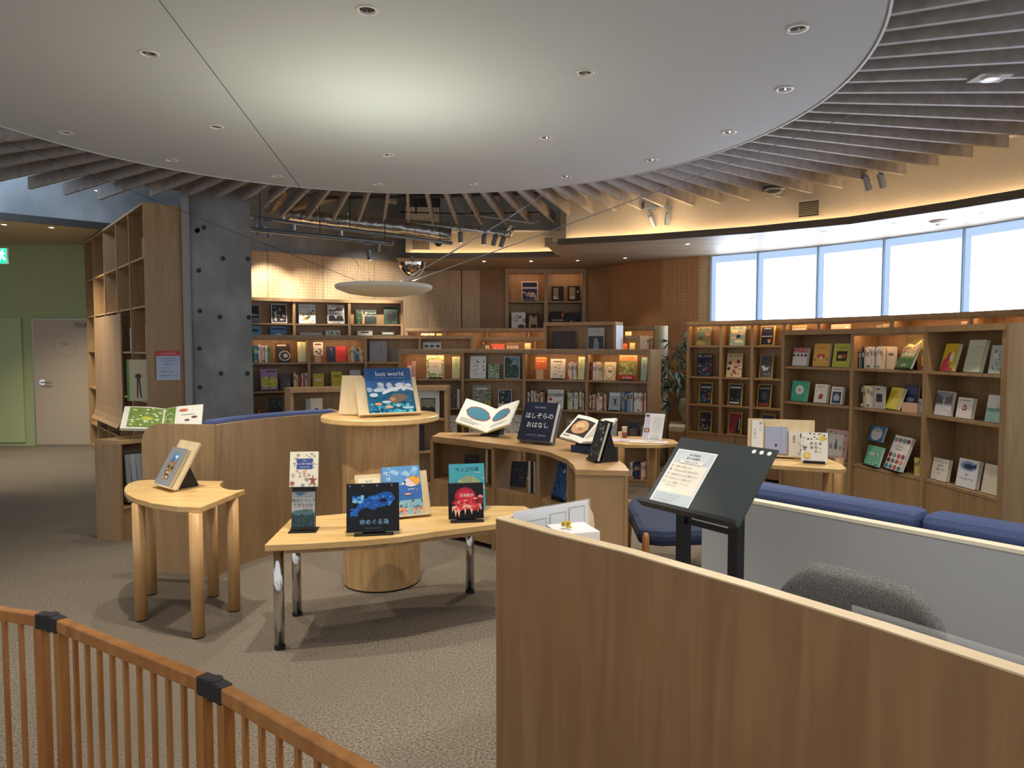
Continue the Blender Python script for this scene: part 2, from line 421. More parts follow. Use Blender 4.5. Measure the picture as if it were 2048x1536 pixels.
# outer shell behind the cove
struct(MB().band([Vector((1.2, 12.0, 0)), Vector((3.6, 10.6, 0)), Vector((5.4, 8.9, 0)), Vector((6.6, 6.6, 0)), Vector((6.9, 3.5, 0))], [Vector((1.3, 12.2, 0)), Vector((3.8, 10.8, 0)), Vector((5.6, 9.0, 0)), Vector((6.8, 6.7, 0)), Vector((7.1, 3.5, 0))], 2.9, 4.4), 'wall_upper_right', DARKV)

# --- window band: mullions, blinds, wall below
WR = 6.15
wx = [1421, 1515, 1635, 1766, 1925, 2125, 2400]
for i in range(6):
    a, b = circ(wx[i], WR, 560), circ(wx[i + 1], WR, 560); d = b - a; L = d.length; ang = atan2(d.y, d.x); e = .075
    T = bpy.data.objects.new('window_%d' % (i + 1), None); COL.objects.link(T); T.location = (a.x, a.y, 1.7); T.rotation_euler = (0, 0, ang); T['kind'] = 'structure'
    hh = 1.135
    f = MB().box(0, .05, 0, .03, .10, hh).box(L - .03, .05, 0, L, .10, hh).box(0, .05, hh - .03, L, .10, hh).box(0, .05, 0, L, .1, .04)
    f.build('window_frame', mat('window_frame', '#c8d4e0', .5), T)
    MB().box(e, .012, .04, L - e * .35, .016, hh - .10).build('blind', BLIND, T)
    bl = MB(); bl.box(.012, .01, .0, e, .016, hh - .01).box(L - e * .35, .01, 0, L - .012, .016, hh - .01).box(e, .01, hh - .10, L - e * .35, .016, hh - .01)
    bl.build('blind_frame_shade', BLINDE, T)  # frame shade put into the glow: dimmer and bluer than the open blind
    MB().box(-.008, -.01, 0, .008, .02, hh).build('mullion', mat('mullion', '#8fa7bf', .5), T)
    wallbox('wall_below_window', a, b, 0, 1.7, .1, WB)
struct(MB().band([circ(x, WR, 560) for x in wx], [circ(x, WR + .5, 560) for x in wx], 2.87, 3.0), 'wall_window_head', COVE)

# --- concrete column with white pilaster
Yc = 8.25
c0 = AY(384, 600, Yc); c1 = AY(503, 600, Yc)
cc = MB(); cc.prism([(c0.x, Yc), (c1.x, Yc), (c1.x * 1.088, Yc + .7), (c0.x, Yc + .7)], 0, 4.4)
col = cc
col.mi = 1
for (x, y) in ((408, 455), (394, 462), (398, 541), (446, 517), (496, 518), (400, 622), (440, 634), (498, 635), (399, 697), (442, 747), (495, 747), (400, 775), (396, 460)):
    p = AY(x, y, Yc); b = len(col.v)
    col.poly([(p.x + .028 * cos(2 * pi * i / 14), Yc - .002, p.z + .028 * sin(2 * pi * i / 14)) for i in range(14)])
struct(col, 'wall_column', [CONC, mat('tie_hole', '#3c4043', .8)])
p0 = AY(366, 600, 8.2)
struct(MB().box(p0.x, 8.2, 0, c0.x - .005, 8.5, 3.43), 'trim_8', mat('pilaster_white', '#a6a6a4', .7))

# concrete beam and dark structure in the open ceiling
bm_ = MB(); p1 = AY(1150, 462, 10.15)
bm_.prism([(p1.x - 1.9, 10.0), (p1.x, 10.15), (p1.x, 10.5), (p1.x - 1.9, 10.4)], p1.z, 4.4)
struct(bm_, 'wall_beam_end', CONC)

# ================================================================ ceiling disc, slats, downlights
DC = (-.8766, 4.60); DR = 2.90
lights_px = [(734, 20), (298, 107), (1595, 57), (1170, 146), (1569, 178), (131, 265), (432, 254), (1091, 275), (1458, 264), (776, 310), (343, 320), (1303, 320), (553, 352), (1131, 353), (755, 368), (948, 368)]
DL = [AZ(x, y, 3.2) for x, y in lights_px] + [Vector((-2.3, 2.9, 3.2)), Vector((.4, 2.7, 3.2))]
cut = MB()
for p in DL: cut.lathe([(0, 3.1), (.040, 3.1), (.040, 3.4), (0, 3.4)], 20, None, (p.x, p.y))
co = cut.build('cutter', PLASTER)
disc = MB(); disc.lathe([(0, 3.2), (DR - .012, 3.2), (DR, 3.212), (DR, 3.245), (0, 3.245)], 128, None, DC)
T = thing('ceiling_disc', 'huge pale round ceiling disc hung over the display tables', 'ceiling panel', (DC[0], DC[1], 3.2))
do = disc.build('panel', DISC, None)
import bmesh
for o_ in (do, co):
    bm = bmesh.new(); bm.from_mesh(o_.data); bmesh.ops.remove_doubles(bm, verts=bm.verts, dist=1e-5); bmesh.ops.recalc_face_normals(bm, faces=bm.faces); bm.to_mesh(o_.data); bm.free()
bo = do.modifiers.new('x', 'BOOLEAN'); bo.object = co; bo.operation = 'DIFFERENCE'; bo.solver = 'EXACT'
dg = bpy.context.evaluated_depsgraph_get(); nm = bpy.data.meshes.new_from_object(do.evaluated_get(dg))
do.modifiers.clear(); do.data = nm; bpy.data.objects.remove(co)
for p_ in do.data.polygons: p_.use_smooth = False
do.parent = T; do.matrix_parent_inverse = Matrix.Translation(-Vector(T.location))
MB().ring(DR, DR + .014, 0, 360, -.004, .05, 128, (0, 0)).build('edge_trim', mat('edge_white', '#d8d8d6', .5), T)

POWER = [85, 85, 18, 30, 18, 18, 45, 40, 25, 60, 18, 30, 18, 30, 25, 30, 30, 18]
for i, p in enumerate(DL):
    T = thing('downlight', 'small chrome downlight recessed in the pale ceiling disc', 'downlight', (p.x, p.y, 3.2), 0, 'downlights recessed in the ceiling disc')
    MB().lathe([(.036, .004), (.040, -.005), (.052, -.006), (.056, -.001)], 24).build('rim', WHITE, T, smooth=True)
    MB().lathe([(.0395, .0), (.036, .03), (.028, .06), (.022, .075)], 24).build('reflector', CHROME, T, smooth=True)
    MB().lathe([(0, .07), (.0215, .07)], 16).build('lens', mat('lens_dark', '#2c2620', .3, emit='#ffe2b0', es=.5) if i == 0 else bpy.data.materials['lens_dark'], T)
    lamp('downlight_lamp', 'SPOT', (0, 0, -.012), POWER[i] * 1.15, (1, .90, .74), (0, 0, 0), .03, T, 76 if i not in (9,) else 60, .55)

SCN = (-.704, 4.742); step = 3.79
SLAT = None
k0 = int(-(90.4 + 45) / step)
for k in range(k0, 20):
    a = 90.4 + k * step
    R1 = 4.98
    if a > 119 and a < 134: R1 = 4.05 if a < 123 else 4.2
    elif a > 134 and a < 138: R1 = 4.55
    elif a > 138: R1 = 5.18
    name = 'ceiling_slat'
    if a > 118: g, lab = 'slats on the left of the ceiling', 'dark-sided timber slat radiating under the brown ceiling at the left'
    elif a > 60: g, lab = 'slats over the open ducts', 'pale timber slat radiating under the open ducts behind the ceiling disc'
    else: g, lab = 'slats on the right of the ceiling', 'long timber slat radiating from the disc towards the window side'
    o = MB().box(2.72, -.016, 0, R1, .016, .125).build(name, WOODD)
    o.location = (SCN[0], SCN[1], 3.25); o.rotation_euler = (0, 0, radians(a)); tagit(o, lab, 'ceiling slat', g)

# lamp boxes in the slats above the reception desk
for (x, y, e_) in ((1.75, 2.75, 75), (.95, 1.35, 60), (AZ(1980, 158, 3.235).x, AZ(1980, 158, 3.235).y, 45)):
    T = thing('box_downlight', 'square lamp box in the slats above the reception desk side', 'ceiling lamp', (x, y, 3.235), 0, 'lamp boxes above the reception desk')
    MB().box(-.10, -.07, .002, .10, .07, .012).build('housing', WOODD, T); MB().lathe([(.030, -.004), (.052, -.006), (.056, .002)], 24).build('ring', WHITE, T, smooth=True)
    MB().lathe([(0, -.001), (.03, -.001)], 20).build('lens', BULB, T); lamp('box_lamp', 'SPOT', (0, 0, -.02), e_, (1, .92, .78), (0, 0, 0), .03, T, 85, .6)
# box downlights above slats
for (x, y, z) in ((1722, 284, 3.36), (1494, 348, 3.36), (1243, 391, 3.36), (990, 411, 3.42), (783, 406, 3.42), (505, 386, 3.5)):
    p = AZ(x, y, z); T = thing('box_downlight', None, None, (p.x, p.y, p.z), atan2(p.y - CY, p.x - CX))
    tagit(T, 'square ceiling lamp box with a white ring set above the slats', 'ceiling lamp', 'box lamps above the slats')
    MB().box(-.10, -.07, .002, .10, .07, .10).build('housing', WOODD, T)
    MB().lathe([(.030, -.004), (.052, -.006), (.056, .002)], 24).build('ring', WHITE, T, smooth=True)
    MB().lathe([(0, -.001), (.03, -.001)], 20).build('lens', GREYM, T)
# small soffit downlights
for (x, y) in ((1375, 488), (1505, 477), (1650, 463.5), (1790, 447.5), (1966, 427), (1250, 516), (968, 523), (1062, 522.5), (1155, 521)):
    p = AZ(x, y, 2.838); T = thing('soffit_downlight', 'tiny white downlight in the whitewashed plank soffit', 'downlight', (p.x, p.y, p.z), 0, 'downlights in the plank soffit')
    MB().lathe([(.022, -.001), (.03, -.005), (.036, .001)], 20).build('rim', WHITE, T, smooth=True)
    MB().lathe([(0, -.002), (.022, -.002)], 16).build('lens', BULB, T)
    lamp('soffit_lamp', 'SPOT', (0, 0, -.02), 14, WARM, (0, 0, 0), .02, T, 80, .6)
for (x, y) in ((8, 449), (103, 455), (68, 494), (0, 349), (133, 371), (195, 381), (264, 352)):
    z = 3.223 if y > 400 else 3.418
    p = AZ(x, y, z); T = thing('corridor_downlight', 'tiny downlight in the flat ceiling at the far left', 'downlight', (p.x, p.y, p.z), 0, 'downlights in the flat ceilings at the left')
    MB().lathe([(.03, -.001), (.038, -.005), (.046, .001)], 20).build('rim', WHITE, T, smooth=True)
    MB().lathe([(0, -.002), (.03, -.002)], 16).build('lens', BULB, T)
    if 400 < y < 470: lamp('corridor_lamp', 'SPOT', (0, 0, -.02), 110, (1, .86, .6), (0, 0, 0), .04, T, 110, .8)
lamp('skylight', 'AREA', (-6.3, 8.15, 4.2), 30, (.58, .76, 1), (radians(50), 0, 0), 1.3, shape='SQUARE')

# ================================================================ shelving units (concentric rings round the disc)
class Unit: pass
def unit(label, pts, ztop, rows, depth=.30, lit=(), shallow=(), name='bookcase', dirs=None, cat='bookcase', post=.035, top=.045, plinth=True, endcap=None, skipback=(), rowsby=None, org=None, topover=.012, wood=None):
    n = len(pts); pts = [Vector((p[0], p[1], 0)) for p in pts]; wd = wood or WOOD
    if dirs is None: dirs = [(p - Vector((CX, CY, 0))).normalized() for p in pts]
    elif isinstance(dirs, Vector): dirs = [dirs] * n
    mid = pts[n // 2] + dirs[n // 2] * depth * .5
    O = (mid.x, mid.y, 0)
    T = thing(name, label, cat, O)
    back = [p + d * depth for p, d in zip(pts, dirs)]
    U = Unit(); U.root = T; U.bays = []; U.ztop = ztop
    MB().band([p - d * topover for p, d in zip(pts, dirs)], [p + d * topover for p, d in zip(back, dirs)], ztop - top, ztop).build('top_board', wd, T, O)
    for i in range(n):
        tg = (pts[min(i + 1, n - 1)] - pts[max(i - 1, 0)]).normalized() * (post / 2)
        c = pts[i]; s0, s1 = -tg, tg
        if i == 0: s0, s1 = Vector((0, 0, 0)), tg * 2
        if i == n - 1: s0, s1 = -tg * 2, Vector((0, 0, 0))
        MB().prism([c + s0, c + s1, back[i] + s1, back[i] + s0], 0, ztop - top).build('divider', wd, T, O)
    for i in range(n - 1):
        a, b = pts[i], pts[i + 1]; da, db = dirs[i], dirs[i + 1]; A, B = back[i], back[i + 1]
        u = (b - a).normalized()
        rw = rowsby[i] if rowsby and rowsby.get(i) else rows
        dep = .18 if i in shallow else depth
        nrm = ((da + db) * .5).normalized()
        iA, iB = a + u * (post * .5), b - u * (post * .5)
        for z in rw:
            MB().prism([iA + nrm * .012, iB + nrm * .012, iB + nrm * (depth - .012), iA + nrm * (depth - .012)], z - .022, z).build('shelf', wd, T, O)
        if plinth and rw:
            zb = rw[-1] - .022
            if zb > .12:
                m_ = (iA + iB) * .5
                for s, e in ((iA, m_ - u * .002), (m_ + u * .002, iB)):
                    MB().prism([s + nrm * .015, e + nrm * .015, e + nrm * .033, s + nrm * .033], .03, zb - .004).build('door', wd, T, O)
            else:
                MB().prism([iA + nrm * .02, iB + nrm * .02, iB + nrm * .035, iA + nrm * .035], 0, zb).build('kick_board', wd, T, O)
        if i not in skipback:
            e1_, e2_ = a + da * dep + u * .004, b + db * dep - u * .004
            MB().prism([e1_ - da * .012, e2_ - db * .012, e2_, e1_], .03, ztop - top).build('back_panel', wd, T, O)
        if i in lit:
            MB().prism([iA + nrm * .004, iB + nrm * .004, iB + nrm * .016, iA + nrm * .016], ztop - top - .018, ztop - top).build('fascia', wd, T, O)
            MB().prism([iA + u * .02 + nrm * .02, iB - u * .02 + nrm * .02, iB - u * .02 + nrm * .036, iA + u * .02 + nrm * .036], ztop - top - .008, ztop - top - .001).build('light_strip', LEDM, T, O)
        U.bays.append((a, b, nrm, u, rw, dep))
    return U
def hitline(px, py, a, u):
    d = ray(px, py); k = d[0] / d[1]
    # a + t u on plane x = k y
    t = (k * a.y - a.x) / (u.x - k * u.y)
    return a + u * t
def on_shelf(U, bay, row, x0, x1, yt, inset):
    a, b, nrm, u, rw, dep = U.bays[bay]; z = rw[row]
    o = a + nrm * inset
    p0 = hitline(x0, (yt + 20), o, u); p1 = hitline(x1, (yt + 20), o, u)
    c = (p0 + p1) * .5; w_ = (p1 - p0).length
    zt = AY((x0 + x1) / 2, yt, c.y).z
    yaw = atan2(-nrm.x, nrm.y)
    return Vector((c.x, c.y, z)), yaw, w_, zt - z
def bk(U, bay, row, x0, x1, yt, col, label, shapes=(), tilt=9, t=.022, inset=None, group=None, name='book', cat='book', gloss=False, zup=0, std=False, yawoff=0, hmin=.1, hfix=None, pages='#e8e2d2'):
    dep = U.bays[bay][5]
    if inset is None: inset = .05
    loc, yaw, w_, h = on_shelf(U, bay, row, x0, x1, yt, inset)
    a_, b_2, nrm_, uu_, rw_, dep_ = U.bays[bay]
    cap = (U.ztop - .075 if row == 0 else rw_[row - 1] - .03) - loc.z
    loc.z += zup; h = min(h, cap) - zup; h = h / cos(radians(tilt)); h = max(h, hmin) - (t * sin(radians(tilt)) if h + zup > cap - .02 else 0)
    if hfix: h = hfix
    if std:
        stand(std if isinstance(std, str) else 'small black stand holding the ' + label[:1].lower() + label[1:].split(' on ')[0], loc, yaw + radians(yawoff), w_ * .8, h * .55, tilt, .03)
        loc = loc + Vector((sin(yaw), -cos(yaw), 0)) * .024 + Vector((0, 0, .006))
    return book(label, loc, yaw + radians(yawoff), w_, h, t, col, shapes, tilt, group, gloss, name, cat, pages=pages)
ORD = ['first', 'second', 'third', 'fourth', 'fifth', 'sixth', 'seventh', 'eighth', 'ninth', 'tenth', 'eleventh', 'twelfth', 'thirteenth', 'fourteenth', 'fifteenth', 'sixteenth']
CN = {'white': '#e6e3dc', 'cream': '#dccfae', 'pale green': '#b9cba8', 'green': '#4f9a4c', 'teal': '#3f8391', 'blue': '#345a8c', 'navy': '#232c4c', 'red': '#b33434', 'orange': '#d8803a', 'yellow': '#d9c24a', 'grey': '#9a9da0', 'pink': '#d9a6a6', 'black': '#242326', 'brown': '#74543c', 'pale blue': '#9fbfd2', 'tan': '#c4a47c'}
def row(U, bay, r, x0, x1, yt, cols, place, inset=.05, seed=1, jit=.03, lean=0, wide=None, group=None, dd=.15):
    """upright books, spines out, each its own object"""
    rr = random.Random(seed); loc, yaw, w_, h = on_shelf(U, bay, r, x0, x1, yt, inset)
    n = len(cols); ws = [rr.uniform(.7, 1.3) for _ in cols]; s = sum(ws); ux = Vector((cos(yaw), sin(yaw), 0)); x = -w_ / 2
    for i, c in enumerate(cols):
        bw = w_ * ws[i] / s; hh = h - rr.uniform(0, jit) - (0 if i % 3 else 0); d = dd
        mb = MB(CN[c]); m = bw / 2 - .0008
        mb.box(-m, 0, 0, m, d, hh)
        bcol = rr.choice(['#33302c', '#6a3030', '#2c4a6a', '#8a8a86']) if c not in ('navy', 'black', 'blue', 'brown', 'teal') else rr.choice(['#e6e3dc', '#d9c24a'])
        z0_ = rr.uniform(.5, .7)
        mb.tint(bcol); mb.poly([(-m * .45, -.0005, hh * z0_), (m * .45, -.0005, hh * z0_), (m * .45, -.0005, hh * (z0_ + .22)), (-m * .45, -.0005, hh * (z0_ + .22))])
        if rr.random() < .5:
            mb.tint(rr.choice(['#e8e6e0', '#b33434', '#3f8391', '#d9c24a'])); mb.poly([(-m, -.0006, hh * .04), (m, -.0006, hh * .04), (m, -.0006, hh * .15), (-m, -.0006, hh * .15)])
        o = mb.build('book', PRINT)
        p = loc + ux * (x + bw / 2); o.location = (p.x, p.y, loc.z + .001 + abs(sin(radians(lean))) * m); o.rotation_euler = (0, radians(lean), yaw)
        if lean: o.rotation_euler = (Matrix.Rotation(yaw, 3, 'Z') @ Matrix.Rotation(radians(lean), 3, 'Y')).to_euler()
        lb = '%s spine, %s from left, %s' % (c, ORD[i] if i < 16 else 'later', place)
        tagit(o, lb, 'book', group or 'upright books ' + place)
        x += bw

# back tall unit
BT = unit('tall oak bookcase at the back left with cover-out books under perforated wall', [circ(x, 5.7) for x in (478, 590, 700, 807)], 2.27, [1.925, 1.58, 1.2, .8, .1], shallow=(0, 1, 2), name='bookcase')
bk(BT, 0, 0, 500, 518, 612, '#161b2c', 'dark navy photo book half hidden behind the concrete column', [('r', .1, .05, .9, .35, '#3a3038'), ('r', .1, .42, .9, .5, '#b8b8c0')])
bk(BT, 0, 0, 543, 574, 605, '#dcd9d2', 'white-bordered photo book of pale tree trunks, top shelf back left', [('r', .05, .04, .95, .95, '#37343b'), ('n', 26, .1, .08, .9, .85, .12, ['#b7b2a6', '#5c5a60', '#d8d4c8', '#24222a'], 3), ('r', .2, .1, .34, .6, '#c9c3b4')])
bk(BT, 1, 0, 597.5, 631, 605.5, '#dfe3e6', 'white botanical book with golden plant drawing, top shelf back left', [('t', '花の王国', .38, .82, .13, '#3c3c3c'), ('t', '4', .88, .82, .15, '#3c3c3c'), ('n', 40, .15, .02, .85, .68, .10, ['#b79a4c', '#8a7a3c', '#d9c47a', '#5c5a34'], 5)])
bk(BT, 1, 0, 655, 689, 605, '#ddd9d4', 'black and white tree book lettered WORLD, top shelf back left', [('t', 'WORLD', .5, .88, .12, '#2a2426'), ('e', .7, .76, .24, .10, '#2a2426'), ('r', .1, .66, .5, .74, '#2a2426'), ('t', '世界植物記', .5, .50, .13, '#2a2426'), ('e', .25, .36, .2, .08, '#2a2426'), ('e', .72, .36, .2, .08, '#3a3032'), ('r', .06, .14, .94, .30, '#2f272a'), ('t', 'FLOWERS', .5, .02, .10, '#2a2426')])
bk(BT, 2, 0, 712, 753, 620, '#1e2f20', 'wide dark green book with orange branching tree, top shelf', [('n', 26, .04, .05, .35, .95, .09, ['#2f5a2e', '#3d6f38', '#1a241a'], 8), ('p', [(.3, 0), (.42, 0), (.42, .5), (.55, .8), (.5, .85), (.38, .6), (.3, .9), (.26, .88), (.33, .5)], '#c98a62'), ('t', 'The Land of', .7, .72, .15, '#e8e4da'), ('t', 'Wonderful Trees', .7, .54, .12, '#e8e4da')])
bk(BT, 2, 0, 768, 795, 614.6, '#23442a', 'green book with a dark bear on its cover, top shelf', [('n', 14, .1, .1, .9, .9, .14, ['#2c5a34', '#1c3a24'], 2), ('e', .5, .42, .3, .34, '#241c1c'), ('e', .5, .72, .2, .12, '#342a28')])
for (b_, x0, x1, y, c, l, sh) in ((0, 500, 522, 652, '#6fa6c4', 'light blue book on second shelf beside the concrete column', [('r', .2, .75, .8, .85, '#23405c')]),
    (0, 541, 574, 653, '#5d97bd', 'blue book with white bird on second shelf back left', [('r', .1, .86, .9, .92, '#1f3a54'), ('e', .5, .62, .2, .05, '#e6eaec')]),
    (1, 601, 645, 665.7, '#c9c8c4', 'wide pale grey book peeping over the shelf below trees book', []),
    (1, 652, 681, 661, '#e2e4dc', 'white book with green leaves peeping over, second shelf back left', [('n', 10, .1, .6, .9, .95, .1, ['#56804a', '#3a5a3a'], 4)]),
    (2, 715, 745, 662, '#e4dccd', 'cream book with dark lettering peeping over, second shelf back left', [('r', .25, .86, .75, .93, '#4a4644')]),
    (2, 762, 790, 663, '#25211f', 'black book with white lettering peeping over, second shelf back left', [('r', .12, .82, .88, .92, '#c8c4bc')])):
    bk(BT, b_, 1, x0, x1, y, c, l, sh)

U2 = unit('long lower oak bookcase in front of the back left bookcase, two bays lit', [circ(x, 4.85) for x in (478, 618, 731.5, 840, 946)], 1.75, [1.40, 1.04, .68, .33, .08], lit=(0, 1), shallow=(2, 3))
row(U2, 0, 0, 507, 541, 689, ['teal', 'teal', 'blue', 'white', 'pink', 'white', 'grey', 'white', 'green', 'green'], 'at left end of lit shelf by concrete column', seed=3)
bk(U2, 0, 0, 551, 581, 688, '#3a2c24', 'dark brown book with a white circle, lit shelf back left', [('e', .6, .32, .38, .27, '#d8d2c4'), ('e', .6, .32, .32, .23, '#3b3a34'), ('e', .66, .32, .14, .10, '#e4dfd2'), ('e', .69, .33, .05, .035, '#2a2622'), ('r', .1, .84, .7, .92, '#cfc6b4')], std=True)
bk(U2, 0, 0, 596, 613, 684, '#c3cda4', 'pale green slim book with vertical lettering, left lit shelf', [('v', '植物学', .5, .95, .09, '#5a6a48')])
MB('#d8a884').box(-.045, 0, 0, .045, .05, .075)
def block(U, bay, r, x0, x1, yt, label, col='#d8ae88', inset=.04, name='wooden_block'):
    loc, yaw, w_, h = on_shelf(U, bay, r, x0, x1, yt, inset)
    o = MB(col).box(-w_ / 2, 0, 0, w_ / 2, .07, h).build(name, PRINT); o.location = loc + Vector((0, 0, .0005)); o.rotation_euler = (0, 0, yaw); tagit(o, label, 'stand'); return h
h_ = block(U2, 1, 0, 630, 642, 711, 'small pinkish block holding up the animal book, left lit shelf')
bk(U2, 1, 0, 627, 646, 685, '#e9e2d2', 'white book with brown animals standing on a small block', [('n', 9, .15, .08, .85, .55, .16, ['#8a5a3a', '#3a2a24'], 6), ('r', .15, .78, .85, .92, '#6a4634')], zup=h_, inset=.05)
bk(U2, 1, 0, 653, 671, 694, '#262a4a', 'dark navy book with pale figure beside a red book', [('n', 5, .3, .4, .7, .8, .1, ['#8a90b4'], 6), ('t', '夜', .5, .8, .12, '#c8c8d8')])
bk(U2, 1, 0, 672.5, 692, 693, '#cf3d3a', 'bright red book beside the dark navy book', [('n', 6, .15, .6, .85, .95, .09, ['#e8867a', '#a82a2a'], 9)])
row(U2, 1, 0, 696, 728, 693, ['tan', 'orange', 'cream', 'grey', 'teal', 'blue', 'teal', 'cream', 'cream', 'tan'], 'at right end of lit shelf behind blue photo book', seed=5, jit=.05)
bk(U2, 2, 0, 739, 774, 680, '#9d9ca3', 'plain lavender-grey book with faint drawing on unlit shelf', [('e', .65, .62, .04, .09, '#75747c'), ('r', .64, .35, .66, .6, '#7c7b84')])
bk(U2, 2, 0, 784, 797, 698, '#7f7a74', 'small grey-brown book partly hidden by lower bookcase')
bk(U2, 3, 0, 845, 882, 684.6, '#c4cdd0', 'pale book with three round trees on unlit shelf', [('e', .2, .8, .1, .06, '#2b3a3c'), ('e', .5, .8, .12, .05, '#2b3a3c'), ('e', .82, .8, .1, .06, '#2b3a3c'), ('r', .19, .66, .21, .76, '#2b3a3c'), ('r', .49, .66, .51, .76, '#2b3a3c'), ('r', .81, .66, .83, .76, '#2b3a3c')])
bk(U2, 0, 1, 521, 555, 740, '#a886ae', 'purple book with a yellow brain drawing', [('e', .30, .38, .24, .28, '#cdd24e'), ('e', .73, .38, .24, .28, '#cdd24e'), ('n', 34, .1, .15, .95, .65, .045, ['#3a3a20', '#8f9430'], 3), ('r', .5, .1, .53, .68, '#4a3c4c'), ('r', .35, .86, .9, .92, '#4a3450')], std='small black stand holding the purple brain book')
bk(U2, 0, 1, 561, 582, 748, '#4a4440', 'dark photo book beside the purple brain book', [('n', 18, .1, .1, .9, .85, .13, ['#6f665c', '#2c2826', '#8a8078'], 12)])
row(U2, 0, 1, 588, 615, 744, ['white', 'yellow', 'red', 'red', 'white', 'red', 'white'], 'on second shelf left of oak post', seed=8, jit=.06)
bk(U2, 1, 1, 626, 648, 748, '#d9b93f', 'yellow dotted book on second shelf', [('n', 16, .08, .1, .92, .92, .06, ['#a87a28', '#e8d27c'], 7), ('r', .2, .52, .8, .68, '#efe6c8')])
bk(U2, 1, 1, 663, 684, 744, '#cfc437', 'plain yellow-green book on second shelf', [('r', .2, .7, .8, .8, '#8a8428')])
bk(U2, 1, 1, 700, 722, 741, '#c8cacd', 'grey-white book behind the wooden display board', [('r', .1, .3, .9, .4, '#8f9296'), ('r', .1, .6, .9, .66, '#8f9296')])
bk(U2, 0, 2, 539, 564, 796, '#17181a', 'black book with pale speckled cover on a stand, third shelf', [('n', 22, .1, .45, .9, .9, .07, ['#7d8478', '#565c54'], 9)], std='small black stand holding the black speckled book')
MBs = [(515, 522, 818, 'small yellow wooden figure on third shelf by column', '#c9a24e'), (570, 574, 812, 'small cream peg beside the lower oak bookcase', '#e2d2ae')]
for (x0, x1, y, l, c) in MBs:
    loc, yaw, w_, h = on_shelf(U2, 0, 2, x0, x1, y, .05)
    o = MB(c).lathe([(0, 0), (w_ / 2, 0), (w_ / 2, h * .5), (w_ * .3, h * .75), (w_ * .4, h * .88), (0, h)], 12).build('figurine', PRINT); o.location = loc + Vector((0, 0, .001)); tagit(o, l, 'figurine')

U3 = unit('low oak bookcase behind the pedestal table holding a framed picture', [circ(x, 3.05, 800) for x in (580, 733, 895)], 1.17, [.82, .46, .1], depth=.26)
bk(U3, 0, 0, 612, 621, 799, '#8c9196', 'thin grey book behind the cream book with dark circle', tilt=4)
bk(U3, 0, 0, 621, 646, 798, '#d9d0b8', 'cream book with a dark round lens on its cover', [('e', .5, .35, .28, .2, '#1f1f22'), ('e', .5, .35, .15, .11, '#5a5a60')])
# framed picture
loc, yaw, w_, h = on_shelf(U3, 1, 0, 832, 879, 781, .10)
T = thing('framed_picture', 'white framed picture of bare dark trees on the low bookcase', 'picture', loc, 0); T.rotation_euler = (Matrix.Rotation(yaw, 3, 'Z') @ Matrix.Rotation(-radians(7), 3, 'X')).to_euler()
f = MB('#e9ebec'); f.box(-w_ / 2, 0, .003, w_ / 2, .02, .02).box(-w_ / 2, 0, h - .02, w_ / 2, .02, h).box(-w_ / 2, 0, .02, -w_ / 2 + .02, .02, h - .02).box(w_ / 2 - .02, 0, .02, w_ / 2, .02, h - .02); f.build('frame', PRINT, T)
f = MB('#dfe2e2'); f.box(-w_ / 2 + .02, .008, .02, w_ / 2 - .02, .016, h - .02); art(f, [('r', .2, .2, .82, .72, '#16181a'), ('r', .23, .32, .79, .68, '#8d8f7c'), ('p', [(.23, .32), (.79, .32), (.7, .42), (.5, .36), (.3, .44)], '#2a2420'), ('n', 16, .26, .4, .76, .66, .03, ['#3a3832', '#55564a'], 5)], w_, h, .008); f.build('print', PRINT, T)
bk(U3, 1, 1, 833, 849, 850, '#1c2128', 'tall dark blue-black book on the bottom shelf by the pedestal', tilt=3)

U4 = unit('wide middle oak bookcase with four bays, three of them lit', [circ(x, 4.1) for x in (797, 925, 1048, 1173.5, 1301)], 1.57, [1.205, .845, .48, .07], lit=(0, 2, 3), shallow=(1,))
bk(U4, 0, 0, 815, 823, 725, '#e2ddd4', 'white slim box with red top in middle lit bookcase, left end', [('r', 0, .8, 1, 1, '#c85a48')], t=.05, tilt=2)
bk(U4, 0, 0, 823.5, 831, 723, '#cf9c8c', 'slim pink floral box in middle lit bookcase, left end', [('n', 14, .1, .05, .9, .95, .14, ['#a85a4a', '#e8ccc0'], 4)], t=.05, tilt=2)
bk(U4, 0, 0, 853, 888, 712, '#e8e0bf', 'cream book framed by green leaves on a black stand', [('n', 46, .02, .02, .98, .2, .07, ['#7a9a4a', '#a8b45c'], 4), ('n', 40, .02, .8, .98, .98, .07, ['#7a9a4a', '#c2b84c'], 5), ('n', 22, .0, .2, .13, .8, .06, ['#8aa852', '#5c8038'], 6), ('n', 22, .87, .2, 1, .8, .06, ['#8aa852', '#5c8038'], 7), ('t', 'メディカルハーブ', .5, .62, .075, '#a8744c'), ('t', '事典', .5, .48, .085, '#a8744c')], std='small black stand holding the cream leafy book')
bk(U4, 0, 0, 904, 920, 713.5, '#b9c998', 'pale green slim book with vertical lettering by oak post', [('v', '森の花を楽しむ', .5, .93, .075, '#4a6440')])
bk(U4, 0, 1, 900, 912, 778.6, '#5a4a3c', 'dark brown patterned book behind low bookcase end', [('n', 14, .1, .1, .9, .9, .16, ['#8a7a64', '#2c2420'], 4)])
bk(U4, 0, 1, 914, 920, 779, '#dcdad2', 'thin white book leaning by the oak post', tilt=3)
bk(U4, 0, 2, 899, 914, 832, '#e4e0d6', 'white patterned book behind the low bookcase end, third shelf', [('n', 14, .05, .05, .95, .95, .14, ['#4a5248', '#9a5248'], 14)])
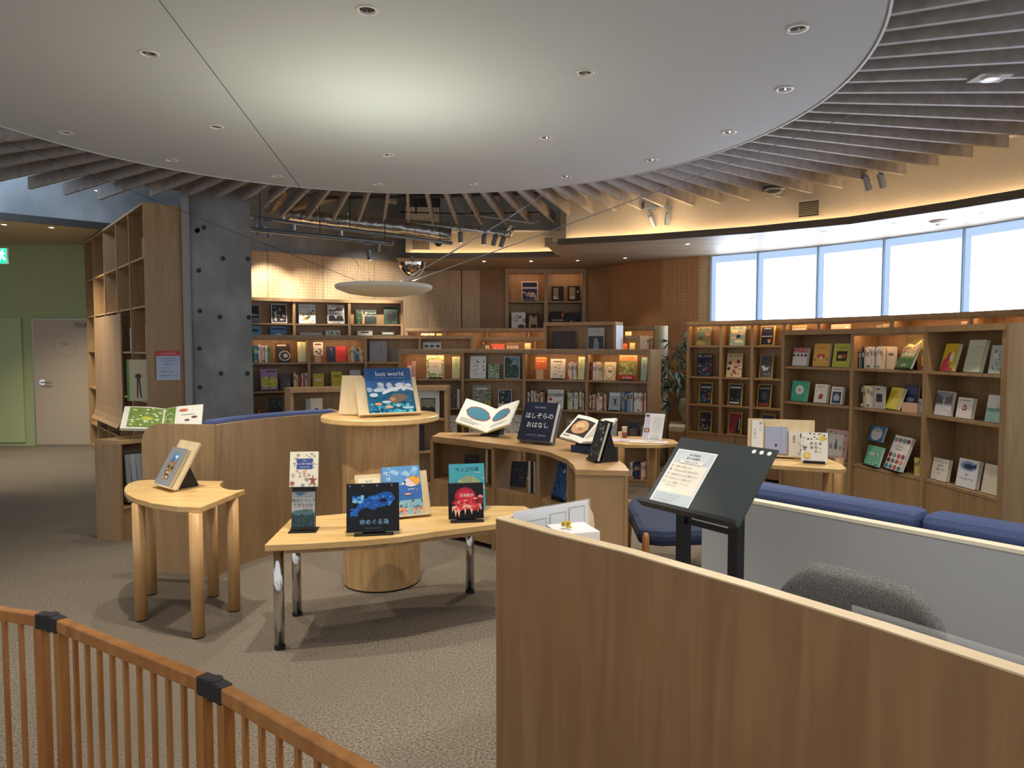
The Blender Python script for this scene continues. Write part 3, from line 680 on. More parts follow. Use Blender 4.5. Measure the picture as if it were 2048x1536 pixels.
bk(U4, 1, 0, 939.5, 971, 712.6, '#e3e6e6', 'white book dotted with small dark seeds', [('n', 34, .12, .1, .9, .86, .055, ['#2a2c2c', '#5a4a3a'], 4)])
bk(U4, 1, 0, 976, 998, 730, '#8aa888', 'small green and white plant book below middle top', [('n', 24, .05, .35, .95, .95, .12, ['#4a6a44', '#cfdcc8', '#2f4a34'], 8), ('n', 10, .1, .05, .9, .3, .1, ['#e8ece4', '#5a7a54'], 2)])
bk(U4, 1, 0, 1007.5, 1038.6, 713.5, '#dfe3e4', 'white-edged book with blue sky over dark forest', [('r', .04, .03, .96, .97, '#24403a'), ('p', [(.3, .97), (.96, .97), (.96, .5), (.6, .7)], '#5a8cc0'), ('p', [(.4, .62), (.75, .9), (.85, .62)], '#8c9a84'), ('n', 28, .06, .05, .94, .6, .1, ['#3f6a44', '#1a2c2a', '#6a8a5c'], 8)])
bk(U4, 1, 1, 944, 981, 771.5, '#8b9284', 'grey-green forest book with a yellow ring badge', [('n', 22, .05, .35, .95, .85, .12, ['#6a7264', '#a8ae9c', '#555c50'], 8), ('r', .2, .8, .8, .88, '#e4e6de'), ('e', .84, .18, .12, .09, '#d8d23c'), ('e', .84, .18, .06, .045, '#5a5a3a')])
bk(U4, 1, 1, 996, 1023, 780, '#dfe4e8', 'dark blue picture book with white lower band', [('r', .04, .22, .96, .97, '#1d3040'), ('n', 16, .1, .28, .9, .92, .1, ['#5a7a84', '#c8c46c', '#3a5a64'], 8)])
bk(U4, 1, 2, 938, 1001, 843, '#e2e0d4', 'wide white book with grass drawings behind the open book', [('n', 60, .02, .1, .98, .95, .04, ['#5f7a50', '#a89a6c', '#40483c'], 14)])
bk(U4, 1, 2, 1008, 1043, 831, '#e8e4d8', 'white herb book covered in small plant drawings', [('n', 60, .04, .05, .96, .8, .05, ['#6a5a3c', '#3c4a34', '#a8803c', '#8a3c34'], 15), ('t', 'ハーブ', .6, .82, .12, '#4a443a')])
h_ = block(U4, 2, 0, 1072, 1086, 739, 'pinkish block holding up the orange book')
bk(U4, 2, 0, 1070, 1092, 715, '#d96c2e', 'orange book with thin white lines on a block', [('r', .15, .62, .85, .66, '#f2e4d4'), ('t', 'P', .25, .3, .22, '#f2e4d4'), ('r', .1, .9, .9, .93, '#f2e4d4')], zup=h_)
bk(U4, 2, 0, 1101, 1130, 719.7, '#ebe3cc', 'cream book with line-drawn garden on a black stand', [('n', 30, .08, .06, .92, .42, .06, ['#8a8a5c', '#b4a478', '#6a6a50'], 5), ('n', 8, .3, .5, .7, .75, .06, ['#7a6a54'], 5), ('r', .2, .85, .8, .9, '#6a5a44')], std='wide black stand holding the cream garden book')
row(U4, 2, 0, 1136, 1154, 724, ['cream', 'white', 'grey', 'white', 'tan'], 'beside the cream garden book', seed=11)
bk(U4, 2, 0, 1155.5, 1168.5, 714, '#c5cf9e', 'pale green book with vertical lettering left of third post', [('v', '庭の楽しみ', .5, .9, .09, '#4a6440')])
row(U4, 2, 1, 1055, 1085, 781, ['white', 'black', 'white', 'brown', 'white', 'grey', 'pink', 'brown', 'cream'], 'left of the aromatherapy book', seed=12, jit=.04)
bk(U4, 2, 1, 1094, 1126, 780.6, '#e8e8e6', 'white aromatherapy handbook with a small drawn woman', [('t', 'アロマセラピー', .5, .84, .115, '#3a3440'), ('r', 0, .64, 1, .82, '#a4a6b0'), ('t', '入門', .62, .64, .17, '#2c2a34'), ('e', .2, .5, .12, .08, '#a83c3c'), ('n', 12, .4, .05, .95, .4, .06, ['#8a7a64', '#b8463c', '#5a6a54'], 3)])
row(U4, 2, 1, 1135, 1168, 782, ['pale green', 'cream', 'white', 'teal', 'white', 'cream', 'white', 'black', 'white', 'grey', 'cream'], 'right of the aromatherapy book', seed=13, jit=.03)
bk(U4, 2, 2, 1131, 1162, 838, '#7f8a72', 'green-grey plant book half behind the navy star book', [('n', 18, .05, .3, .95, .9, .12, ['#4a5a44', '#a8ae94'], 8), ('r', .2, .8, .8, .88, '#e4e6de')])
row(U4, 2, 2, 1162.5, 1169, 834, ['cream', 'tan'], 'by third post of middle bookcase', seed=2)
row(U4, 3, 0, 1180, 1206, 723, ['black', 'red', 'white', 'cream', 'white', 'cream', 'cream', 'tan'], 'in the right lit bay of the middle bookcase', seed=14, jit=.05)
bk(U4, 3, 0, 1207, 1230, 725, '#dccf9f', 'cream book with a dark oval frame', [('e', .5, .45, .4, .38, '#5a5a34'), ('e', .5, .45, .36, .35, '#e6dcb4'), ('n', 10, .3, .4, .7, .62, .08, ['#5a4a30'], 3), ('t', 'ことばの', .5, .52, .09, '#4a3c28')])
bk(U4, 3, 0, 1238, 1273, 708, '#8b8a48', 'large world heritage book with red lower band on a stand', [('r', 0, .78, 1, 1, '#c98a5c'), ('t', '世界遺産', .5, .84, .13, '#b8452c'), ('n', 26, .05, .25, .95, .7, .12, ['#a8a45c', '#6a6a34', '#c2b878'], 9), ('r', 0, 0, 1, .2, '#b8302a'), ('t', '世界遺産', .5, .06, .10, '#e8dcc8')], std='black stand holding the world heritage book', gloss=True)
bk(U4, 3, 0, 1281, 1292.5, 715, '#7fa39c', 'pale teal slim book at right end of middle bookcase', [('v', '海の観察', .5, .9, .09, '#2c4a4a')])
row(U4, 3, 1, 1179, 1213, 784, ['white', 'black', 'tan', 'white', 'red', 'white', 'cream', 'white', 'white', 'red', 'cream', 'tan'], 'left half of second shelf, right lit bay', seed=15, jit=.06)
bk(U4, 3, 1, 1218, 1241, 786.5, '#a9b4c0', 'grey-blue book with a dark dancing figure', [('r', .08, .82, .92, .93, '#e0e4e8'), ('p', [(.4, .2), (.5, .5), (.35, .65), (.55, .6), (.7, .7), (.62, .5), (.7, .2), (.55, .4)], '#22262c')], std='black stand holding the dancing figure book')
row(U4, 3, 1, 1243, 1266, 784, ['grey', 'blue', 'grey', 'pale blue'], 'right of the dancing figure book', seed=16, jit=.02)
row(U4, 3, 1, 1268, 1292, 785, ['white', 'white', 'white', 'white', 'cream', 'red', 'white'], 'at right end of second shelf, middle bookcase', seed=17, jit=.02)
bk(U4, 3, 2, 1200, 1232, 838, '#c9ccc8', 'pale book with a white sailing plant picture', [('n', 18, .15, .1, .9, .6, .09, ['#e8e8de', '#8a9a7c', '#6a6a5c'], 8), ('r', .15, .84, .85, .92, '#f0f0ec')])
bk(U4, 3, 2, 1254, 1276, 846, '#2b3038', 'dark book with a brown picture behind the small jar', [('r', .2, .25, .8, .7, '#6a5a40')])
row(U4, 3, 2, 1281.5, 1289, 849, ['grey', 'pale green'], 'at right end of third shelf, middle bookcase', seed=5)
row(U4, 3, 3, 1259, 1291, 923, ['pink', 'white', 'black', 'navy', 'blue', 'navy', 'navy', 'red', 'white', 'cream', 'white'], 'on the bottom shelf under the leaflet table', seed=18, jit=.07)

U5 = unit('dark-faced oak unit rising behind the middle bookcase with white-lit side', [circ(x, 4.85) for x in (1087, 1231)], 1.92, [1.56, 1.2, .8, .1], shallow=(0,))
bk(U5, 0, 0, 1104, 1148, 663, '#2b2529', 'black framed dark picture book on the raised unit', [('r', .06, .06, .94, .94, '#3a3338')], tilt=6)
bk(U5, 0, 0, 1175, 1208, 655, '#b7bbc2', 'pale grey photo book with dark lower half', [('r', .04, .04, .96, .62, '#2e3748'), ('p', [(.35, .04), (.4, .5), (.55, .55), (.68, .3), (.7, .04)], '#8f96a4'), ('r', .3, .82, .7, .86, '#8a8d94')], tilt=6)
U6 = unit('far lit oak bookcase under the perforated back wall', [circ(x, 5.7) for x in (811, 888, 971, 1054, 1140)], 1.87, [1.56, 1.2, .8, .1], lit=(0, 1, 2, 3))
bk(U6, 0, 0, 842, 857, 665, '#e6dccb', 'white and brown book in the far lit bookcase', [('n', 6, .1, .5, .9, .9, .16, ['#8a4a34', '#2c2a28'], 3)])
bk(U6, 0, 0, 858, 869, 666, '#dcd2bc', 'cream dotted book in the far lit bookcase', [('n', 6, .1, .5, .9, .9, .16, ['#d8a04c', '#2c2a28'], 4)])
bk(U6, 0, 0, 873, 884, 667, '#e2c98c', 'yellow-cream book by the first post of far lit bookcase')
for U__, z__ in ((U5, 1.875),):
    a_ = circ(1231, 4.85); d_ = (a_ - Vector((CX, CY, 0))).normalized(); t_ = Vector((d_.y, -d_.x, 0))
    MB().prism([a_ + t_ * .001, a_ + t_ * .006, a_ + t_ * .006 + d_ * .3, a_ + t_ * .001 + d_ * .3], .0, z__).build('daylit_end_face', mat('daylit_white', '#e4e6e6', .5), U__.root, tuple(U__.root.location))  # oak end whitened: window light on it is put into the colour
U7 = unit('lit oak bookcase between the far one and the middle one', [circ(x, 5.25) for x in (961, 1066.5, 1145)], 1.735, [1.40, 1.04, .68, .1], lit=(0, 1))
row(U7, 0, 0, 972, 980, 690, ['brown', 'white', 'white'], 'at left end of small lit bookcase', seed=4, lean=-8)
bk(U7, 0, 0, 982, 1008, 689, '#b0493c', 'red book with white lettering in small lit bookcase', [('t', 'さくら', .5, .66, .2, '#f0e6dc')])
bk(U7, 0, 0, 1012, 1036, 686.5, '#5a4030', 'brown book with white lettering in small lit bookcase', [('t', '昆虫図鑑', .5, .7, .17, '#f0e6dc')])
bk(U7, 0, 0, 1049, 1061, 686.5, '#e0cf9a', 'small cream book by the post of small lit bookcase', [('n', 5, .2, .4, .8, .8, .12, ['#4a5a40'], 3)])
U8 = unit('rounded-end lit bookcase beside the potted plant', [circ(x, 5.7) for x in (1236, 1311)], 1.885, [1.56, 1.2, .8, .1], lit=(0,))
e_ = circ(1322, 5.82); MB().cyl(e_.x, e_.y, 0, 1.885, .09, 32).build('rounded_end', mat('cream_end', '#cbbf9c', .5), U8.root, tuple(U8.root.location), smooth=False)
bk(U8, 0, 0, 1249, 1261, 660, '#dccba4', 'cream book with dark picture beside the white-ended unit', [('n', 6, .2, .4, .8, .8, .14, ['#5a4030'], 3)])
row(U8, 0, 0, 1289, 1305, 672, ['white', 'cream', 'grey', 'cream'], 'in the rounded-end bookcase', seed=6)
U9 = unit('small lit bookcase with a white-lit end beside the rounded one', [circ(x, 5.2) for x in (1225, 1280)], 1.745, [1.42, 1.04, .68, .1], lit=(0,))
bk(U9, 0, 0, 1245, 1252, 688, '#c86a4c', 'small red-brown book in the white-ended unit')
bk(U9, 0, 0, 1258, 1268, 686, '#d2c48c', 'small cream book in the white-ended unit')

# lit wall niche
NI = unit('brightly lit oak wall niche with dark photo books', [Vector((AY(x, 700, 11.42).x, 11.42, 0)) for x in (1010, 1092, 1171)], 2.84, [2.33, 1.88, 1.4, .1], depth=.34, lit=(0, 1), dirs=Vector((0, 1, 0)), name='wall_niche', cat='wall niche', post=.06)
bk(NI, 0, 0, 1043, 1076, 564, '#d8c8c4', 'cloud photo book with pale border in the wall niche', [('r', .06, .05, .94, .62, '#2b2c4e'), ('r', .06, .7, .94, .95, '#1d2044'), ('n', 18, .15, .08, .85, .45, .13, ['#b49488', '#d8bcae', '#8a7078'], 6)], std='dark stand holding the cloud photo book')
bk(NI, 1, 0, 1103, 1127.5, 574, '#1c1b1f', 'black moon photo book in the niche, left of two', [('r', .15, .3, .55, .9, '#8f8674'), ('r', .15, .1, .6, .3, '#cfc4b0'), ('n', 5, .2, .08, .6, .28, .1, ['#4a3028'], 6)], std='dark stand under the left moon photo book')
bk(NI, 1, 0, 1135, 1160, 573, '#1b1b20', 'black moon photo book in the niche, right of two', [('r', .15, .3, .6, .9, '#9a8c70'), ('e', .82, .6, .07, .06, '#d8d4c8'), ('r', .15, .1, .6, .3, '#c4b8a4')], std='dark stand under the right moon photo book')
bk(NI, 0, 1, 1023, 1051, 625, '#e6ded0', 'white planet book with brown globes, lower niche shelf', [('e', .7, .12, .26, .17, '#5a4236'), ('e', .62, .72, .1, .08, '#8a5a40'), ('e', .4, .8, .05, .04, '#6a5a50'), ('e', .92, .5, .14, .14, '#a89a8c'), ('t', '太陽系', .3, .62, .12, '#3a3430'), ('t', '図鑑', .3, .46, .12, '#3a3430')])
bk(NI, 0, 1, 1054.5, 1078, 627, '#2a2420', 'dark book with a golden light picture, lower niche shelf', [('p', [(.12, .1), (.88, .1), (.8, .95), (.6, .7), (.2, .95)], '#b89a6c'), ('r', .3, .1, .8, .3, '#3a2c24')])
bk(NI, 1, 1, 1102, 1128, 623, '#1e1718', 'black space atlas with orange planet, lower niche shelf', [('e', .95, .8, .16, .14, '#c8602c'), ('t', '宇宙の図鑑', .5, .45, .14, '#e8e0d4')])
bk(NI, 1, 1, 1130, 1156, 625.5, '#181c24', 'dark navy starry circle book, lower niche shelf', [('e', .5, .45, .38, .3, '#2c3a4c'), ('e', .5, .45, .32, .25, '#181c24'), ('t', '星', .5, .4, .16, '#b8c0cc')])
bk(NI, 1, 1, 1159, 1166, 626, '#38404a', 'narrow dark grey book at the right of the lower niche shelf')

# window-side magazine rack (long back unit)
MR = [circ(x, 5.3, 700) for x in (1373, 1441.7, 1504, 1568, 1636.5, 1783, 1941, 2110, 2300)]
RB = unit('long oak magazine rack and bookcase under the windows', MR, 1.92, [1.615, 1.226, .877, .525], lit=(0, 1, 2, 3, 4, 5, 6), shallow=(0, 1, 2, 3))
MAG = [(0, 0, 1392.7, 1421.5, 651, '#6a6e4c', 'olive magazine with pebble shapes, top left of the rack', [('e', .3, .62, .24, .1, '#4f7a74'), ('e', .75, .6, .2, .09, '#b8786c'), ('e', .25, .1, .4, .14, '#8c8a4c'), ('e', .6, .3, .3, .1, '#7a5a44'), ('e', .3, .4, .2, .07, '#3f4a3c'), ('t', '暮しの手帖', .5, .85, .12, '#22261c')]),
 (1, 0, 1459, 1489.6, 650, '#8fa894', 'green magazine with cream petals, top row second column', [('e', .3, .75, .24, .1, '#d8c8a0'), ('e', .75, .65, .18, .1, '#c9a890'), ('e', .55, .48, .14, .09, '#20323a'), ('e', .25, .4, .2, .08, '#d8d0ac'), ('e', .6, .22, .3, .09, '#e0d8bc'), ('t', '暮しの手帖', .5, .88, .11, '#22301c')]),
 (2, 0, 1520, 1549, 649, '#c8a43c', 'yellow-framed navy science magazine with rocket light, top row', [('r', .05, .03, .88, .97, '#1d2238'), ('e', .62, .25, .14, .1, '#c8683c'), ('e', .62, .2, .06, .08, '#e8c8a0'), ('t', 'SCIENCE', .47, .84, .09, '#d8d8e0'), ('r', .1, .44, .82, .49, '#c8ccd8')]),
 (3, 0, 1581, 1611, 647.5, '#c09848', 'yellow-framed sunset magazine at the top right of rack', [('r', .05, .5, .92, .93, '#8a7a6c'), ('r', .05, .75, .92, .84, '#c8c0b4')]),
 (0, 1, 1393, 1422.5, 707.7, '#20243c', 'navy magazine with pale flowers, second row left column', [('n', 26, .05, .03, .95, .72, .09, ['#6a6880', '#a8a890', '#4a6a80', '#8a4a5c'], 5), ('t', '暮しの手帖', .5, .85, .12, '#e8e8e8')]),
 (1, 1, 1452, 1483, 707.7, '#dcc49c', 'cream magazine with red and pink round fruits', [('e', .22, .6, .11, .08, '#7a1f2c'), ('e', .75, .66, .11, .08, '#8a2434'), ('e', .15, .36, .1, .07, '#2a2a34'), ('n', 12, .3, .05, .95, .5, .13, ['#c8788c', '#b89a9c', '#a84c5c'], 3), ('t', '暮しの手帖', .5, .88, .10, '#33302c')]),
 (2, 1, 1518, 1545, 709, '#c0a04c', 'yellow-framed grey magazine with a white swan', [('r', .06, .03, .90, .97, '#4f5660'), ('p', [(.1, .5), (.3, .55), (.5, .42), (.7, .5), (.62, .35), (.3, .3)], '#e4e0d8'), ('t', 'インド', .55, .13, .11, '#e8e4dc')]),
 (0, 2, 1396.5, 1424, 765.6, '#b8963e', 'yellow-framed magazine with teal and red pattern, third row left', [('r', .08, .03, .90, .95, '#203442'), ('n', 20, .12, .1, .85, .7, .1, ['#3a6a84', '#b8443c', '#4f8a8c'], 3), ('r', .15, .75, .85, .82, '#c8ccd0')]),
 (1, 2, 1455, 1484, 767.7, '#b8963e', 'yellow-framed magazine with a dark whale, third row middle', [('r', .08, .03, .90, .95, '#1c2c38'), ('e', .5, .42, .32, .12, '#10181e'), ('n', 6, .15, .2, .85, .6, .08, ['#5a7a5c'], 5), ('r', .15, .78, .85, .86, '#d0d4cc'), ('r', .15, .1, .8, .16, '#e0e4e4')]),
 (2, 2, 1513, 1541.7, 769, '#b8963e', 'yellow-framed magazine with red lettering, third row right', [('r', .08, .03, .90, .95, '#20242e'), ('e', .5, .5, .2, .17, '#4a5a68'), ('r', .15, .1, .8, .17, '#b82c34'), ('r', .15, .78, .85, .86, '#8a8c94')]),
 (0, 3, 1396, 1423, 823, '#b8963e', 'yellow-framed magazine with silver fish shoal, bottom row left', [('r', .08, .03, .90, .95, '#23262e'), ('n', 24, .12, .1, .85, .75, .11, ['#8a92a4', '#4a4e5c', '#6a6c80'], 13)]),
 (1, 3, 1455, 1483, 825.6, '#b8963e', 'yellow-framed red magazine with black shadow, bottom row middle', [('r', .08, .03, .90, .95, '#8e2c3a'), ('p', [(.5, .05), (.9, .05), (.9, .7), (.7, .65), (.6, .3)], '#1c181e'), ('r', .78, .2, .84, .7, '#e4e0dc')]),
 (2, 3, 1519, 1548, 829, '#b8963e', 'yellow-framed dark blue magazine, bottom row right', [('r', .08, .03, .90, .95, '#22304a'), ('n', 6, .2, .3, .8, .8, .12, ['#3c5070'], 13)])]
for (b_, r_, x0, x1, y, c, l, sh) in MAG: bk(RB, b_, r_, x0, x1, y, c, l, sh, tilt=8, t=.008, name='magazine', cat='magazine', group='magazines on the window rack')
bk(RB, 4, 0, 1659, 1697, 640.6, '#d8a48c', 'pink cover showing above the front right bookcase', [('e', .85, .85, .1, .06, '#f0e4d8'), ('r', .3, .7, .7, .74, '#4a3830')], tilt=8)
for (b_, x0, x1, y, l) in ((4, 1753, 1763, 651, 'flat cream block on the long back shelf, nearer the rack'), (4, 1765, 1778, 648, 'small tan block on the long back shelf, first of two'), (5, 1922, 1934, 643, 'small tan block on the long back shelf, near the right')): block(RB, b_, 0, x0, x1, y, l, '#c8b494')

RFp = [circ(x, 4.05, 700) for x in (1563, 1704.5, 1850.5, 2012)]
RF = unit('front right oak bookcase with three bays, middle bay lit', RFp, 1.757, [1.414, 1.078, .58], depth=.30, lit=(1,))
# thick end pier at the right
pe = RFp[-1]; dr = (pe - Vector((CX, CY, 0))).normalized(); tg = Vector((-dr.y, dr.x, 0))
MB().prism([pe - tg * .0, pe - tg * .02, pe - tg * .02 + dr * .75, pe + dr * .75], 0, 1.757).build('end_pier', WOOD, RF.root, tuple(RF.root.location))
def gridc(n, m, x0, y0, x1, y1, rx, ry, cols, seed=1):
    rr = random.Random(seed); return [('e', x0 + (x1 - x0) * i / (n - 1), y0 + (y1 - y0) * j / max(m - 1, 1), rx, ry, rr.choice(cols)) for i in range(n) for j in range(m)]
bk(RF, 0, 0, 1584, 1612, 697, '#dfdcda', 'white book with pink top and four dark dots', [('r', 0, .72, 1, 1, '#b8707c'), ('n', 12, .05, .76, .95, .96, .1, ['#d8a4a8', '#a85a68'], 4)] + gridc(4, 1, .1, .58, .9, .58, .09, .07, ['#33302f']), t=.035)
bk(RF, 0, 0, 1625, 1656, 688.5, '#d9a545', 'orange-yellow book with two red characters drawn', [('e', .38, .45, .13, .1, '#c83c34'), ('e', .62, .45, .13, .1, '#c83c34'), ('e', .5, .38, .1, .07, '#e8dcd0'), ('r', .25, .78, .75, .84, '#c88838'), ('e', .12, .28, .04, .05, '#4a3a30'), ('e', .88, .34, .04, .05, '#4a3a30')], t=.03)
bk(RF, 0, 0, 1664, 1699, 688, '#bdbb4a', 'yellow-green book with a black square picture', [('r', .2, .26, .8, .68, '#1c1c20'), ('e', .4, .44, .13, .08, '#c8b44c'), ('e', .63, .46, .12, .1, '#a83c3c'), ('r', .2, .8, .8, .83, '#7a7a30')], t=.02)
bk(RF, 0, 1, 1581, 1613, 763, '#4fb798', 'teal book with a white oval on its cover', [('e', .5, .56, .26, .23, '#eceadf'), ('e', .5, .56, .2, .18, '#f4f0e8'), ('r', .42, .5, .58, .62, '#b89a8c')], t=.02)
bk(RF, 0, 1, 1627, 1652, 770, '#e8e2d4', 'cream book with a red blot drawing', [('p', [(.35, .2), (.6, .2), (.72, .35), (.62, .5), (.4, .45)], '#a8343a'), ('e', .3, .52, .22, .09, '#f4f2ea'), ('e', .15, .56, .04, .03, '#3a3432'), ('r', .2, .84, .8, .87, '#6a6460')], t=.035)
bk(RF, 0, 1, 1660, 1683, 775, '#e6e4e0', 'white book with dark blue snowy picture', [('r', .12, .05, .88, .72, '#2c4258'), ('p', [(.2, .4), (.5, .62), (.8, .4), (.7, .2), (.3, .2)], '#a8b4c0'), ('r', .1, .84, .9, .88, '#6a6a6c')], t=.03)
bk(RF, 0, 2, 1647, 1692, 861, '#cf9a9a', 'pink framed book with a bottle drawing behind right table', [('r', .08, .04, .9, .94, '#b8a6a6'), ('n', 40, .08, .04, .9, .94, .05, ['#7a6468', '#8a7478'], 4), ('r', .16, .1, .82, .84, '#d4d0cc'), ('e', .5, .45, .07, .14, '#5c7088'), ('r', .47, .55, .53, .68, '#5c7088'), ('e', .28, .42, .07, .1, '#b08c8c'), ('e', .7, .4, .07, .08, '#b8a08c')], t=.03)
row(RF, 1, 0, 1717, 1723.5, 704, ['black', 'white', 'black', 'green'], 'at left end of lit middle bay, front right bookcase', seed=22, jit=.01)
row(RF, 1, 0, 1724, 1766, 693, ['navy', 'cream', 'white', 'white', 'cream', 'white', 'grey', 'white', 'white', 'white', 'cream'], 'in the lit bay beside the green education book', seed=23, jit=.012)
bk(RF, 1, 0, 1773, 1789, 694, '#d8cbb0', 'cream book standing beside the green education book', [('r', .2, .6, .8, .72, '#6a6258')], tilt=2, inset=.07)
bk(RF, 1, 0, 1789, 1833, 677, '#3f7048', 'glossy green nature education book leaning on black stand', [('r', 0, .56, 1, 1, '#5a5a34'), ('p', [(0, .62), (.3, .8), (.7, .75), (1, .95), (1, .85), (.6, .66), (.2, .7)], '#e4d890'), ('n', 24, .05, .55, .95, .7, .07, ['#6a3a4c', '#a8746c', '#3a2c30'], 4), ('t', '自然の教育', .5, .38, .14, '#e8e6d0'), ('t', 'カリキュラム', .5, .22, .115, '#1c2c20'), ('t', '改訂版', .5, .07, .09, '#e8e6d0')], tilt=22, gloss=True, yawoff=-16, t=.02, std='black stand holding the glossy green education book')
row(RF, 1, 0, 1843.5, 1847, 676, ['yellow'], 'at right end of lit middle bay', seed=2)
row(RF, 1, 1, 1722, 1746, 769, ['navy', 'yellow', 'white', 'white', 'white', 'cream'], 'second shelf middle bay beside the grey boxed book', seed=24, jit=.02)
bk(RF, 1, 1, 1747, 1767, 773, '#b9b6b2', 'grey-white book with a small dark square photo', [('r', .25, .3, .85, .66, '#2c2c38'), ('r', .2, .84, .6, .9, '#55555a')], tilt=2)
bk(RF, 1, 1, 1765, 1798, 778, '#d8c32f', 'bright yellow book leaning back on the second shelf', [('t', '手づくり', .55, .8, .07, '#6a5a20'), ('n', 8, .35, .45, .6, .78, .06, ['#8a7a24'], 2), ('r', .06, .05, .94, .5, '#e0d040')], tilt=20, yawoff=-14, t=.03)
h_ = block(RF, 1, 1, 1803, 1833, 806, 'pinkish box under the dark blue book, second shelf', '#dcb296')
bk(RF, 1, 1, 1806, 1834, 771, '#2b3554', 'dark blue photo book standing on a pinkish box', [('r', .1, .55, .9, .9, '#3f4c70'), ('e', .5, .3, .3, .1, '#8a94a8')], zup=h_ * .55, inset=.12, tilt=6)
row(RF, 1, 1, 1836, 1845, 794, ['tan', 'pale blue', 'white'], 'at right end of second shelf, middle bay', seed=3)
# two-tier and slanted stands on the bottom shelf
bk(RF, 1, 2, 1727, 1765, 895, '#63b592', 'mint green book on lower tier of a black stand', [('r', .1, .52, .8, .66, '#a9c8b4'), ('n', 12, .1, .06, .9, .2, .07, ['#2c6a50', '#8fd4b4'], 3), ('r', .6, .5, .66, .66, '#2c4a40')], tilt=16, t=.02, std='black two-tier stand holding mint green book below blue book', yawoff=-12)
bk(RF, 1, 2, 1731, 1767, 854, '#4a86b4', 'blue book with a big white oval on upper tier', [('e', .5, .48, .38, .42, '#e8eaf0'), ('e', .5, .75, .3, .14, '#b8c4d4')], tilt=18, zup=.20, inset=.13, yawoff=-12, t=.02)
bk(RF, 1, 2, 1765, 1814, 877, '#e8e4e0', 'white book patterned with red and teal circles', [('t', 'パーマカルチャー', .5, .66, .06, '#5a5a5c'), ('t', '菜園の教科書', .5, .58, .05, '#5a5a5c')] + gridc(4, 3, .13, .08, .87, .42, .09, .065, ['#b8343c', '#3f9aa8', '#8a2c44', '#2c6a7c', '#d89a6c'], 4) + gridc(4, 1, .13, .88, .87, .88, .09, .065, ['#b8343c', '#3f9aa8', '#6a2c44'], 7), tilt=20, t=.025, yawoff=-16, std='black stand holding the white circles book')
row(RF, 1, 2, 1828, 1840, 915, ['yellow', 'cream', 'yellow'], 'beside the white circles book on bottom shelf', seed=4)
bk(RF, 2, 0, 1876, 1909, 689, '#dcc136', 'yellow book with a pink-red reader silhouette', [('p', [(0, 0), (.9, 0), (.95, .1), (.6, .15), (.8, .35), (.5, .22), (.62, .5), (.55, .68), (.35, .66), (.3, .5), (.1, .35)], '#cf4258'), ('e', .68, .5, .14, .17, '#efe8d8'), ('v', '本を読む', .85, .92, .055, '#5a4a20')], tilt=14, yawoff=-8, t=.025)
bk(RF, 2, 0, 1924, 1962, 681.6, '#c3cdb4', 'pale sage green book with faint vertical title', [('v', '自然のレッスン', .5, .88, .05, '#8a947c'), ('r', 0, .82, 1, 1, '#d4dcc8'), ('r', .05, .26, .95, .27, '#a8b49c')], tilt=12, yawoff=-6, t=.028)
bk(RF, 2, 0, 1976.7, 2001, 691.7, '#b9c6bf', 'grey-green leaf patterned book by the right pier', [('n', 34, .05, .04, .95, .96, .07, ['#2c3c38', '#5a7a6c', '#e4e8e0'], 6), ('e', .45, .62, .22, .08, '#d4dcd4')], tilt=8)
bk(RF, 2, 1, 1868, 1900, 784, '#dcdcdc', 'white book with a grey mountain road photo', [('r', 0, .45, 1, .97, '#8c8e98'), ('p', [(0, .5), (0, .9), (.5, .7), (1, .9), (1, .55), (.5, .5)], '#5a5c68'), ('r', .45, .45, .55, .7, '#b8bac0'), ('p', [(.3, .42), (1, .12), (1, .1), (.28, .41)], '#b4b4b4')], tilt=9, t=.025)
bk(RF, 2, 1, 1911, 1941, 797, '#e8e2da', 'white book with a small red gnome drawing', [('p', [(.38, .38), (.62, .38), (.68, .5), (.5, .7), (.36, .5)], '#8e2a34'), ('e', .5, .5, .08, .06, '#e8ccb8'), ('r', .15, .85, .85, .88, '#6a6460')], tilt=9, t=.03)
bk(RF, 2, 1, 1969.5, 2000, 792, '#8fb4a8', 'white over teal watercolour book by the pier', [('r', 0, .52, 1, 1, '#dfe4e0'), ('n', 16, .05, .05, .95, .5, .12, ['#6a9a8c', '#a8c8b8', '#7fa898'], 3), ('p', [(.6, .7), (.8, .62), (.78, .6)], '#2c3432')], tilt=9, t=.025)
bk(RF, 2, 2, 1861, 1892, 919, '#e4dccf', 'cream book with bold black Japanese title', [('t', '世界を', .5, .62, .14, '#2c2a28'), ('t', '手紙にする', .5, .46, .12, '#2c2a28'), ('t', '森の本', .5, .3, .06, '#2c2a28'), ('n', 10, .1, .8, .9, .92, .03, ['#8a8680'], 3)], tilt=9, t=.03)
bk(RF, 2, 2, 1911, 1951, 921, '#e4e4e8', 'white book with a blue whale drawing', [('e', .5, .76, .4, .17, '#7f9fcc'), ('e', .52, .75, .26, .09, '#22345c'), ('p', [(.7, .78), (.9, .9), (.86, .7)], '#22345c'), ('t', '鯨と', .5, .42, .09, '#33333c'), ('r', .15, .3, .85, .32, '#8a8a94')], tilt=9, t=.03)
bk(RF, 2, 2, 1962, 1994, 931.5, '#ddd3bc', 'plain cream book at the right of the bottom shelf', [('v', '光', .5, .8, .06, '#a89c84'), ('n', 8, .03, .3, .08, .7, .02, ['#8a7a5c'], 3), ('e', .5, .6, .1, .05, '#d0c6ae')], tilt=9, t=.028)

